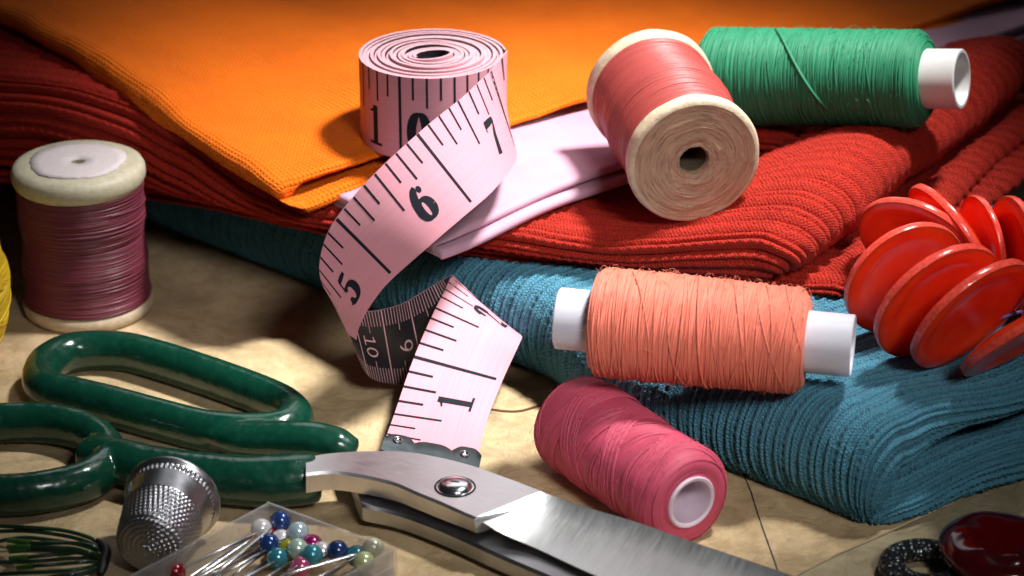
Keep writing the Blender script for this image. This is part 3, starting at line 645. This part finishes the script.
def strokes(lines, s0, v0, sz, h, mi, sx=1, sy=1, rot=False):
    """lines: list of (points[(x,y)], width or widths); x along the tape (inches), y across"""
    for pts, wd in lines:
        p = np.asarray(pts, float); 
        if len(p) < 12: p = np.concatenate([np.linspace(p[i], p[i + 1], 7)[: 7 if i == len(p) - 2 else 6] for i in range(len(p) - 1)])
        d = np.gradient(p, axis=0); d /= np.linalg.norm(d, axis=1, keepdims=True) + 1e-9
        if h > 0 and wd is not None: wd = np.asarray(wd) * 1.15
        if wd is None: w = .055 + .085 * np.abs(d[:, 1]) ** 1.5
        elif np.ndim(wd): w = np.interp(np.linspace(0, 1, len(p)), np.linspace(0, 1, len(wd)), wd)
        else: w = np.full(len(p), wd)
        nrm = np.stack([-d[:, 1], d[:, 0]], 1)
        q = np.stack([p - nrm * w[:, None], p, p + nrm * w[:, None]], 1)
        s = s0 + sx * q[..., 0] * sz / 2.54; v = v0 - sy * q[..., 1] * sz / W
        if rot: s = s0 - q[..., 1] * sz / 2.54; v = v0 + q[..., 0] * sz / W
        mb.grid(TP(s, v, h), mi=mi)
def ell(cx, cy, rx, ry, a0, a1, n=26):
    a = np.radians(np.linspace(a0, a1, n)); return np.stack([cx + rx * np.cos(a), cy + ry * np.sin(a)], 1)
def dot(cx, cy, r): return (np.stack([np.linspace(cx - r, cx + r, 13), np.full(13, cy)], 1), r * np.sqrt(np.maximum(0.02, 1 - np.linspace(-1, 1, 13) ** 2)))
DG = {'1': [([(.3, .04), (.3, .96)], .085), ([(.30, .93), (.20, .84), (.06, .80)], [.05, .03, .02]), ([(.04, .025), (.56, .025)], .03)],
      '0': [(ell(.3, .5, .22, .44, 0, 360, 50), None)],
      '6': [(ell(.3, .29, .21, .27, 0, 360, 44), None), (np.concatenate([ell(.44, .29, .35, .64, 185, 100, 26)]), None), dot(.47, .82, .085)],
      '7': [([(.04, .90), (.56, .90)], [.09, .09, .06]), ([(.54, .88), (.36, .52), (.26, .02)], [.03, .07, .10]), ([(.06, .96), (.05, .72)], .022)],
      '5': [([(.14, .90), (.52, .90)], [.07, .07, .05]), ([(.14, .94), (.11, .50)], .028), (ell(.28, .31, .24, .27, 130, -150, 36), None), dot(.11, .17, .085)],
      '2': [(ell(.30, .70, .21, .25, 170, -20, 26), None), ([(.50, .64), (.34, .36), (.07, .07)], [.07, .05, .03]), ([(.05, .06), (.56, .06)], [.04, .08, .09]), dot(.12, .70, .085)]}
DG['9'] = [(np.array([.6, 1.0]) - np.asarray(a), w) for a, w in DG['6']]; DG['8'] = [(ell(.3, .75, .18, .21, 0, 360, 36), None), (ell(.3, .26, .23, .26, 0, 360, 40), None)]
HK = TH + .004
for k in range(0, 100):                  # eighth-inch ticks (front side)
    s = k / 8
    if s < .2 or s > 12.3: continue
    L_ = {0: .93, 4: .52, 2: .36, 6: .36}.get(k % 8, .27); w = .010 if k % 8 else .014
    if k % 8 == 0 and s > 7.5: L_ = .97
    v = np.linspace(.0, L_, 14); mb.grid(np.stack([TP(np.full(14, s - w), v, HK), TP(np.full(14, s + w), v, HK)], 1), mi=3)
for ch, s in (('1', .62), ('2', 1.68), ('5', 4.56), ('6', 5.58), ('7', 6.62)):
    strokes(DG[ch], s, .79, .68 if ch != '1' else .66, HK + .001, 3)
strokes(DG['1'], 9.62, .90, .80, HK + .001, 3); strokes(DG['0'], 10.08, .90, .80, HK + .001, 3)
HB = -TH - .004                          # centimetre side
for k in range(0, 70):
    s = 2.45 + k * .0394; 
    if s > 4.2: break
    c = (k + 6) % 10
    for e in (0, 1):
        if c == 0 and e: continue
        Lk = 1.0 if c == 0 else (.30 if c == 5 else .21); v = np.linspace(0, Lk, 10) if e == 0 else 1 - np.linspace(0, Lk, 10)
        w = .004 if c else .007; mb.grid(np.stack([TP(np.full(10, s - w), v, HB), TP(np.full(10, s + w), v, HB)], 1), mi=4)
def thin(l): return [(a, .045) for a, w in l if len(a) != 13]
strokes(thin(DG['1']), 3.70, .34, .42, HB - .001, 4, rot=True); strokes(thin(DG['0']), 3.70, .50, .42, HB - .001, 4, rot=True); strokes(thin(DG['9']), 3.24, .44, .45, HB - .001, 4, rot=True)
build('tape', mb, [M['tape'], M['tapeback'], M['tapeedge'], M['ink'], M['backink']], tape, sharp=50)
# metal end clip
mb = MB()
nn = 40; v = np.linspace(-.015, 1.03, nn); a = np.linspace(0, 1, nn)
top = .165 + .10 * np.maximum(np.exp(-((a - .15) / .15) ** 4), np.maximum(.72 * np.exp(-((a - .5) / .2) ** 4), np.exp(-((a - .85) / .15) ** 4)))
def crow(f, h): return TP(top * f - .0 * (1 - f) + (-.02) * (1 - f), v, h)
hs = TH + .02
mb.grid(np.stack([crow(1.0, -.02), crow(1.0, hs - .01), crow(.95, hs), crow(.6, hs), crow(.3, hs), crow(0, hs), crow(0, -.03), crow(.5, -.03), crow(1.0, -.02)], 0))
clip = build('end_clip', mb, M['gunmetal'], tape, sharp=45)
for vv_ in (.13, .85):
    o = TP(np.array(.175), np.array(vv_), hs); nrm = unit(TP(np.array(.175), np.array(vv_), 1) - TP(np.array(.175), np.array(vv_), 0)); mb = MB()
    mb.lathe([(0, .085), (.02, .085), (.03, .07), (.022, .05), (.005, .035), (.005, .001)], frame(o, nrm), 24); build('rivet', mb, M['chrome'], clip)

# ------------------------------------------------------------------ scissors
sc_root = thing('scissors', 'large dressmaking scissors with green enamelled handles and steel blades', 'scissors', tuple(P(300, 470, 0)))
def pxpath(L, z): return [P(x, y, z if np.isscalar(z) else zz) for (x, y), zz in zip(L, [z] * len(L) if np.isscalar(z) else z)]
mb = MB()
loop = spline(pxpath([(40, 379), (47, 364), (74, 352), (120, 351), (162, 361), (217, 379), (263, 396), (287, 408), (295, 420), (279, 431), (249, 434), (208, 431), (166, 421), (111, 406), (69, 396), (47, 390)], .42), 120, True)
mb.tube(loop, .335, 18, True, sx=1.0, sz=1.15)
mb.tube(spline(pxpath([(180, 427), (230, 438), (280, 440), (318, 441), (356, 450)], [.40, .46, .54, .60, .52]), 30), np.interp(np.linspace(0, 1, 30), [0, .3, .6, .9, 1], [.10, .33, .37, .32, .20]), 14, sx=1.0, sz=.95)
h1 = build('handle', mb, M['enamel'], sc_root, sharp=0); remesh(h1, .045, 5)
mb = MB()
ring = spline(pxpath([(-46, 430), (0, 423), (46, 423), (83, 431), (106, 447), (108, 463), (88, 480), (46, 491), (0, 495), (-46, 490), (-78, 471), (-83, 448)], .46), 110, True)
mb.tube(ring, .31, 18, True, sx=1.0, sz=1.2)
mb.tube(spline(pxpath([(85, 452), (112, 458), (152, 469), (208, 477), (258, 481), (300, 479), (318, 477)], [.46, .5, .52, .54, .56, .58, .58]), 40), np.interp(np.linspace(0, 1, 40), [0, .25, .5, .8, .95, 1], [.30, .40, .42, .46, .44, .40]), 18, sx=1.0, sz=.98)
mb.tube(spline(pxpath([(40, 420), (78, 423), (106, 432)], [.56, .62, .60]), 16), np.linspace(.18, .20, 16), 12)
h2 = build('handle', mb, M['enamel'], sc_root, sharp=0); remesh(h2, .045, 5)
# upper blade
Z = .98
def sec(bk, ft, fb, kind, zf=None):
    b_t = P(*bk, Z); 
    if kind == 'r':                       # ricasso: flat top, bevelled front flank
        f_t = P(*ft, Z); f_b = P(*fb, .62); d = unit(b_t - f_t); q = [b_t - [0, 0, .36], b_t - [0, 0, .05], b_t - d * .05, b_t * .75 + f_t * .25, b_t * .4 + f_t * .6, f_t + d * .05, f_t + (f_b - f_t) * .12, f_t * .3 + f_b * .7 - [0, 0, 0], f_b, f_b + d * .1 - [0, 0, .03], b_t - [0, 0, .40]]
    else:                                 # hollow ground blade
        f_t = P(*ft, zf); d = unit((b_t - f_t) * [1, 1, 0]); m = b_t * .5 + f_t * .5 - [0, 0, .05]
        q = [b_t - [0, 0, .36], b_t - [0, 0, .07], b_t - d * .06, b_t * .86 + f_t * .14 - [0, 0, .035], b_t * .66 + f_t * .34 - [0, 0, .055], m, b_t * .3 + f_t * .7 - [0, 0, .045], b_t * .1 + f_t * .9 - [0, 0, .015], f_t, f_t - [0, 0, .02], b_t - [0, 0, .40]]
    return np.array(q)
SEC = [sec((306, 456), (306, 474), (306, 493), 'r'), sec((330, 452), (330, 472), (331, 490), 'r'), sec((362, 450), (356, 475), (358, 493), 'r'), sec((402, 450), (392, 483), (395, 501), 'r'), sec((440, 456), (418, 494), (421, 511), 'r'), sec((475, 465), (440, 503), (443, 520), 'r'), sec((512, 478), (462, 513), (464, 528), 'r'), sec((543, 490), (474, 518), (476, 533), 'r'),
       sec((549, 492.5), (483, 522), (0, 0), 'b', .92), sec((557, 495), (494, 529), (0, 0), 'b', .80), sec((568, 499), (510, 537), (0, 0), 'b', .69), sec((592, 507), (538, 549), (0, 0), 'b', .62), sec((640, 521), (590, 573), (0, 0), 'b', .62), sec((700, 542), (655, 600), (0, 0), 'b', .62), sec((800, 576), (760, 635), (0, 0), 'b', .62), sec((960, 636), (935, 682), (0, 0), 'b', .64), sec((1080, 684), (1066, 706), (0, 0), 'b', .66), sec((1130, 704), (1128, 707), (0, 0), 'b', .70)]
G1 = np.stack(SEC, 0)
def resec(G, per):
    n = G.shape[0]; out = spline(G.reshape(n, -1), (n - 1) * per + 1); return out.reshape(-1, G.shape[1], 3)
mb = MB(); ric = np.concatenate([resec(G1[:8], 5)], 0); mb.grid(ric[:, ::-1], mi=0, closed=True)
bl = resec(G1[9:], 6); bl = np.concatenate([G1[7:8], G1[8:9], bl], 0); mb.grid(bl[:, ::-1], mi=1, closed=True)
build('blade', mb, [M['steel'], M['steelblade']], sc_root, sharp=24)
# lower blade
def sec2(bk, ft, z=.50):
    b, f_ = P(*bk, z), P(*ft, z); d = unit(b - f_); return np.array([b - [0, 0, .3], b, f_ + d * .05, f_ - [0, 0, .05], f_ - [0, 0, .30] + d * .02, f_ - [0, 0, .36] + d * .1])
G2 = np.stack([sec2((340, 447), (361, 503), .56), sec2((370, 455), (366, 506), .56), sec2((430, 465), (400, 514)), sec2((480, 490), (445, 531)), sec2((540, 515), (500, 556)), sec2((640, 560), (570, 586)), sec2((800, 620), (700, 644)), sec2((980, 672), (920, 700)), sec2((1110, 708), (1100, 716))], 0)
mb = MB(); mb.grid(resec(G2, 5)[:, ::-1], closed=True); mb.poly(G2[0], [(0, 1, 2, 3), (0, 3, 4, 5)]); build('blade', mb, metal_mat('shaded_blade_steel', (.40, .40, .41), .38, (3, 22, 4), .08), sc_root, sharp=30)  # shadow on the lower blade is painted in as a darker steel
mb = MB(); so = P(455, 487, Z); Ms = frame(so, (0, 0, 1), up=(0, 1, 0))
mb.lathe([(.002, .325), (.008, .32), (.010, .30), (-.02 + .03, .285), (.05, .27), (.085, .20), (.10, .10), (.102, .001)], Ms, 48)
screw = build('screw', mb, M['chrome'], sc_root, sharp=50)
mb = MB(); a = np.linspace(0, 2 * PI, 48, endpoint=False); mb.tube(Ms(np.stack([np.full(48, .004), .325 * np.cos(a), .325 * np.sin(a)], -1)), .018, 6, True); build('screw_recess', mb, M['ink'], screw)
dv = unit([.83, -.2, 0]); mb = MB(); pv = np.array([-dv[1], dv[0], 0])
for sg in (1,):
    aa = np.linspace(-.24, .24, 12); hh = .104 - .6 * aa ** 2
    mb.grid(np.stack([so + dv * x + pv * w + np.array([0, 0, h]) for x, h in zip(aa, hh) for w in (-.022, .022)], 0).reshape(12, 2, 3))
build('screw_slot', mb, M['ink'], screw)

# ------------------------------------------------------------------ thimble
tb = P(173.5, 497, .80); tax = unit([-.16, -.98, -.06]); LT = 1.5; rim = tb; Mt = frame(rim, tax)
th = thing('thimble', 'dimpled silver metal thimble lying on its side beside the pin box', 'thimble', (rim[0], rim[1], 0))
def tprof():
    p = [(.9, .001), (.9, .4), (.05, .70), (.0, .74)]
    for a in np.linspace(-PI / 2, PI * .75, 16): p.append((.055 + .055 * math.sin(a - PI / 2), .765 + .04 * math.cos(a - PI / 2)))
    for x in np.linspace(.11, LT - .20, 70): p.append((x, .74 - .17 * ((x - .1) / (LT - .3)) ** 1.15))
    x0, r0 = p[-1]
    for a in np.linspace(.04, PI / 2 * .8, 24): p.append((x0 + .17 * math.sin(a), r0 - .18 * (1 - math.cos(a))))
    x1, r1 = p[-1]
    for r in np.linspace(r1 - .01, .001, 46): p.append((x1 + .03 * (1 - (r / r1) ** 2), r))
    return p
def tdisp(X, R, A, U):
    sp_ = .082; u = U - .0; row = np.floor(u / sp_); fu = (u / sp_ - row) - .5
    cnt = np.maximum(6, np.round(2 * PI * np.maximum(R.mean(1, keepdims=True), .05) / sp_)); fa = A / (2 * PI) * cnt + .5 * (row % 2); fa = fa - np.floor(fa) - .5
    d2 = (fu * 2) ** 2 + (fa * 2) ** 2; dim = np.exp(-d2 * 2.6)
    on = smooth(X, LT * .45, LT * .45 + .02); side = X < LT - .2
    k = .030 * dim * on
    Rn = R - np.where(side, k, .3 * k); Xn = X - np.where(side, 0, k)
    fl = (X > .14) & (X < .24) & (U > 1.0); Rn = Rn + np.where(fl, .016 * np.sin(A * 56), 0)
    return Xn, Rn
mb = MB(); mb.lathe(tprof(), Mt, 288, 0, tdisp); build('cup', mb, M['thimble'], th, sharp=0)

# ------------------------------------------------------------------ pin box and pins
bz = .78; bB = P(269, 501, bz); bR = P(397, 548, bz); bx = unit([bR[0] - bB[0], bR[1] - bB[1], 0]); bL = P(131, 574, bz); byd = unit([bL[0] - bB[0], bL[1] - bB[1], 0])
wdt = np.linalg.norm(bR - bB); lng = 4.6
box = thing('pin_box', 'clear plastic pin box in front of the scissors, open at the top', 'box', (bB[0], bB[1], .03))
mb = MB()
def wall(p, q, z0, z1, th_, inward):
    p = np.array([p[0], p[1], 0]); q = np.array([q[0], q[1], 0]); n_ = inward * th_; r = .02
    prof_ = [(0, z0), (0, z1 - r), (r / th_, z1), (1 - r / th_, z1), (1, z1 - r), (1, z0)]
    mb.grid(np.array([[p + n_ * a + [0, 0, z], q + n_ * a + [0, 0, z]] for a, z in prof_]))
c0 = bB * [1, 1, 0]; c1 = c0 + bx * wdt; c2 = c1 + byd * lng; c3 = c0 + byd * lng; tw = .085
wall(c0, c1, .035, bz, tw, byd); wall(c1 + byd * tw, c2 - byd * tw, .035, bz, tw, -bx); wall(c3, c2, .035, bz, tw, -byd); wall(c0 + byd * tw, c3 - byd * tw, .035, bz, tw, bx)
mb.poly([c0 + [0, 0, .04] , c1 + [0, 0, .04], c2 + [0, 0, .04], c3 + [0, 0, .04]], [(0, 1, 2, 3)])
wall(c1 + bx * .03 + byd * .15, c1 + bx * .03 + byd * 2, .035, bz - .22, .06, bx)
build('tray', mb, M['clear'], box, sharp=40)
PINS = [((281, 521), .56, (.02, .06, .22), 'navy', 'navy blue pearl-headed pin at the top of the heap in the box'),
        ((261.5, 529), .50, (.78, .74, .74), 'white', 'white pearl-headed pin, farthest left of the heads in the box'),
        ((269, 544), .50, (.015, .05, .20), 'navy', 'navy blue pearl-headed pin below the leftmost white pin head'),
        ((298, 532), .56, (.48, .60, .68), 'silver', 'silver blue pearl-headed pin right of the topmost navy one'),
        ((281.5, 540), .40, (.80, .78, .80), 'white', 'white pearl-headed pin half hidden between navy and silver blue heads'),
        ((287, 548), .36, (.38, .36, .02), 'olive', 'olive yellow pearl-headed pin mostly hidden behind a mint head'),
        ((297.5, 549), .50, (.46, .62, .52), 'mint', 'mint green pearl-headed pin in the middle of the heap'),
        ((312, 545), .40, (.28, .005, .11), 'magenta', 'dark magenta pearl-headed pin behind a teal head'),
        ((312, 555), .54, (.05, .27, .33), 'teal', 'teal blue pearl-headed pin in front of the dark magenta one'),
        ((322, 552), .38, (.74, .70, .74), 'white', 'pale white pearl-headed pin squeezed between teal and navy heads'),
        ((337.5, 551), .50, (.01, .035, .13), 'navy', 'dark navy pearl-headed pin nearest the right wall of the box'),
        ((277.5, 558), .40, (.04, .25, .32), 'teal', 'teal pearl-headed pin under the crossing shafts at left'),
        ((373, 548), .54, (.62, .62, .46), 'cream', 'cream pearl-headed pin in the right corner, upper of the pale pair'),
        ((364, 562), .50, (.52, .58, .30), 'lime', 'pale lime pearl-headed pin in the right corner, lower of the pair'),
        ((276, 533), .36, (.30, .01, .02), 'red', 'small red pearl-headed pin hidden below the topmost navy head'),
        ((356, 556), .42, (.03, .20, .26), 'teal', 'teal pearl-headed pin beside the pale lime head'),
        ((301, 567), .40, (.50, .10, .20), 'rose', 'rose pink pearl-headed pin low in the box, near the lower frame edge'),
        ((175, 572), .42, (.28, .01, .02), 'red', 'dark red pearl-headed pin alone at the left wall of the box')]
pm = {}
for (px, py), hz, c, nm, lab in PINS:
    h = P(px, py, hz); g_ = random.Random(px)
    h = h + byd * 0
    rel = h - bB; u = rel @ bx; 
    d = unit(byd * 1.0 + bx * g_.uniform(-.22, .12) + np.array([0, 0, -.10 - g_.uniform(0, .06)]))
    if px < 200: d = unit(byd * .4 - bx * .0 + bx * .9 + np.array([0, 0, -.02]))
    pr = thing('pearl_headed_pin', lab, 'pin', tuple(h), 'pearl-headed pins in the clear box')
    key = (nm, c)
    if key not in pm: pm[key] = pearl(nm, c)
    mb = MB(); hr = .176; a = np.linspace(0, PI, 20); mb.lathe([(-hr * math.cos(x), max(hr * math.sin(x), .0005)) for x in a], frame(h, d), 28); build('head', mb, pm[key], pr, sharp=0)
    mb = MB(); Ln = min(2.6, (hz - .09) / max(1e-3, -d[2])) if d[2] < 0 else 2.6; mb.tube([h + d * x for x in (.14, Ln * .5, Ln * .9, Ln)], [.026, .026, .022, .004], 8); build('shaft', mb, M['pinsteel'], pr, sharp=0)
# pins whose heads lie at the near end: points toward the back
for (a_, b_, za, zb), lab in ((((255, 537), (205, 571), .62, .50), 'bare pin shaft leaning over the heap, upper of two at the left'), (((273, 527), (216, 574), .66, .52), 'bare pin shaft pointing up at the topmost navy head'), (((361, 553), (311, 567), .60, .5), 'bare pin shaft pointing at the pale lime head')):
    A_, B_ = P(*a_, za), P(*b_, zb); d = unit(B_ - A_); E_ = A_ + d * 2.5
    pr = thing('pearl_headed_pin', lab, 'pin', tuple(A_), 'pearl-headed pins in the clear box')
    mb = MB(); mb.tube([A_, A_ + d * .2, A_ + d * 1, E_], [.006, .026, .027, .027], 8); build('shaft', mb, M['pinsteel'], pr, sharp=0)
    mb = MB(); hr = .176; a = np.linspace(0, PI, 20); mb.lathe([(-hr * math.cos(x), max(hr * math.sin(x), .0005)) for x in a], frame(E_ + d * .14, d), 24); build('head', mb, pm[PINS[1][3], PINS[1][2]], pr, sharp=0)

# ------------------------------------------------------------------ red buttons on a cord
BT = [((904, 278), 64, 33, .72, 1, 'large red button, leftmost of the fanned front stack on the teal cloth'),
      ((937, 301), 69, 35, .60, 1, 'red button in the middle of the three broad faces in the front stack'),
      ((971, 314), 69, 38, .47, 1, 'red button with the violet cord beside its right edge, in the front stack'),
      ((1026, 337), 68, 28, .24, 1, 'red button lying flattest, at the right frame edge under the violet cord'),
      ((918, 244), 64, -33, .50, -1, 'red button tilted behind the leftmost broad-faced button'),
      ((951, 240), 66, -56, .12, -1, 'red button standing nearly edge-on beside the red cloth folds'),
      ((982, 246), 52, -79, .20, -1, 'red button standing upright at the back, left of an upright pair'),
      ((1012, 256), 60, -86, .22, -1, 'red button standing upright at the back, right of an upright pair'),
      ((1048, 290), 62, 70, .35, 1, 'red button cut off by the right edge of the picture')]
bp = [(-.24, .001), (-.21, .80), (-.11, 1.10), (-.065, 1.18), (-.02, 1.188), (.035, 1.188), (.065, 1.175), (.082, 1.13), (.085, 1.02), (.080, .90), (.045, .82), (.015, .72), (-.01, .5), (-.02, .25), (-.02, .001)]
centres = []
RIGHT = np.array([1., 0, 0])
for (cx, cy), a, ang, rho, sg, lab in BT:
    an = math.radians(ang)                  # major axis (right, up) in the view; minor direction points down
    mx, my = (math.sin(an), math.cos(an))    # down-right for positive angles: (sin, down cos)
    n = rho * (-FW) + math.sqrt(1 - rho * rho) * (mx * RIGHT - my * UP)
    n = unit(n); Rb = a / 58.0; k = Rb / 1.18
    zc = 2.02 + Rb * math.sqrt(1 - n[2] ** 2) + .02
    c = P(cx, cy, zc); centres.append((c, n))
    bt = thing('red_button', lab, 'button', (c[0], c[1], 2.0), 'red buttons strung on a cord')
    Mb = frame(c, n); mb = MB(); q = np.array(bp) * k * [1.05, 1.02]; mb.lathe(q[:4], Mb, 72); mb.lathe(q[6:], Mb, 96); mb.lathe(q[3:7] * [1, .97], Mb, 72)
    build('disc', mb, M['button'], bt, sharp=30)
    mb = MB(); mb.lathe(q[3:7], Mb, 96, 0, lambda X, R_, A, U: (X, R_ + .004 * vnoise(A * 20, U * 30, 7))); build('rim', mb, M['buttonrim'], bt, sharp=30)
mb = MB(); c3, n3 = centres[2]; mb.tube(spline([P(985, 319, 2.7), P(1000, 318, 2.75), P(1011, 314.5, 2.8), P(1026, 312, 2.7), P(1050, 320, 2.5)], 24), .03, 6)
o = build('cord', mb, M['string'], loc=P(1000, 318, 2.7)); tag(o, 'short violet cord threading the red buttons at the right edge', 'cord')

# bottom-right buttons
kc = P(926, 570, .13)
mb = MB(); a = np.linspace(0, 2 * PI, 90, endpoint=False); Rk = .55
mb.tube(np.stack([kc[0] + Rk * np.cos(a), kc[1] + Rk * np.sin(a), np.full(90, .19)], -1), .21, 20, True, sx=1.05, sz=.75)
o = build('ring_button', mb, M['glitter'], loc=(kc[0], kc[1], .03)); tag(o, 'black glittery ring button lying under the dark red button', 'button')
dc = P(1001, 551, .50); dn = unit([.05, -.05, .99]); Md_ = frame(dc, dn); Md = lambda q: Md_(np.asarray(q) * .93)
def facet(X, R_, A, U):
    w = 6; f = np.abs(((A * w / (2 * PI)) % 1) - .5) * 2
    m = smooth(R_, .25, .62) * (1 - smooth(R_, .75, 1.0)); return X + .015 * m * np.cos(A * w), R_ * (1 + .012 * np.cos(A * w) * smooth(R_, .6, .9))
mb = MB(); mb.lathe([(-.26, .001), (-.26, .75), (-.16, .98), (.0, 1.08), (.12, 1.04), (.2, .95), (.26, .84), (.30, .72), (.32, .6), (.325, .45), (.32, .33), (.31, .2), (.305, .001)], Md, 120, 0, facet)
o = build('dark_red_button', mb, M['darkred'], loc=(dc[0], dc[1], .05), sharp=0); tag(o, 'glossy dark red scalloped button at the bottom right corner', 'button')

# ------------------------------------------------------------------ dark wire bundle
wb = thing('wire_bundle', 'bundle of glossy dark green wires in the bottom left corner, left of the thimble', 'wire bundle', tuple(P(60, 550, .03)))
WS = [((-30, 525), (20, 527), (60, 530), (88, 537), (103, 546), .42), ((-30, 532), (24, 531), (60, 535), (85, 541), (101, 549), .36), ((8, 540), (33, 543), (70, 543), (92, 546), (104, 553), .5),
      ((8, 547), (33, 547), (68, 548), (88, 552), (100, 556), .46), ((10, 551), (30, 550), (65, 551), (85, 554), (98, 557), .40), ((10, 559), (30, 557), (60, 554), (80, 553), (98, 555), .34), ((18, 568), (35, 566), (60, 564), (85, 562), (99, 562), .5),
      ((-20, 576), (20, 573), (50, 572), (80, 569), (100, 565), .42), ((-20, 545), (20, 538), (50, 540), (80, 545), (99, 551), .28), ((-30, 585), (20, 580), (50, 577), (80, 573), (101, 567), .5), ((-30, 562), (20, 562), (50, 560), (80, 558), (99, 559), .25)]
for i, (*pp, z) in enumerate(WS):
    mb = MB(); path = spline([P(x, y, z * (.7 if k in (0, 4) else 1)) for k, (x, y) in enumerate(pp)], 40); mb.tube(path, .035, 8, mi=0)
    if pp[0][0] > 0: mb.tube(path[:10], .048, 8, mi=1)
    build('wire', mb, [M['wire'], M['wireend']], wb, sharp=50)
mb = MB(); ks = spline([P(97, 540, .5), P(106, 550, .45), P(104, 562, .4), P(100, 575, .35)], 20); mb.tube(ks, np.interp(np.linspace(0, 1, 20), [0, .2, .8, 1], [.04, .08, .09, .06]), 12); build('tie', mb, M['blackband'], wb, sharp=0)

# ------------------------------------------------------------------ light, world, camera
w = bpy.data.worlds.new('World'); sc.world = w; w.use_nodes = True; w.node_tree.nodes['Background'].inputs[0].default_value = (.8, .85, 1, 1); w.node_tree.nodes['Background'].inputs[1].default_value = .012
from mathutils import Vector
def spot(name, loc, aim, power, size, blend, radius, col=(1, 1, 1)):
    l = bpy.data.lights.new(name, 'SPOT'); l.energy = power; l.spot_size = math.radians(size); l.spot_blend = blend; l.shadow_soft_size = radius; l.color = col
    o = bpy.data.objects.new(name, l); COL.objects.link(o); o.location = loc; o.rotation_euler = (Vector(aim) - Vector(loc)).to_track_quat('-Z', 'Y').to_euler(); return o
def area(name, loc, aim, power, sx_, sy_, col=(1, 1, 1), spread=180):
    l = bpy.data.lights.new(name, 'AREA'); l.shape = 'RECTANGLE'; l.size = sx_; l.size_y = sy_; l.energy = power; l.color = col; l.spread = math.radians(spread)
    o = bpy.data.objects.new(name, l); COL.objects.link(o); o.location = loc; o.rotation_euler = (Vector(aim) - Vector(loc)).to_track_quat('-Z', 'Y').to_euler(); return o
spot('key_lamp', (16, -2, 41.5), (.6, -1.9, 1.5), 225000, 28.5, 1.0, 3.0, (1, 1, .99))
spot('front_lamp', (14, -42, 34), (.8, -5.2, 1.5), 80000, 21.5, 1.0, 6.0, (1, .98, .97))
area('added_back_fill', (4, 46, 44), (0, -8, 0), 2500, 46, 30, (.97, .98, 1), 120)  # added out-of-view panel that gives the blades a bright reflection

cd = bpy.data.cameras.new('Camera'); cam = bpy.data.objects.new('Camera', cd); COL.objects.link(cam); sc.camera = cam
cam.location = CAM; cam.rotation_euler = (PI / 2 - PITCH, 0, 0); cd.lens = 90; cd.sensor_width = 36; cd.clip_start = 1; cd.clip_end = 2000
cd.dof.use_dof = True; cd.dof.focus_distance = 44.5; cd.dof.aperture_fstop = .27
sc.view_settings.view_transform = 'Standard'; sc.view_settings.look = 'None'; sc.view_settings.exposure = 0; sc.view_settings.gamma = 1
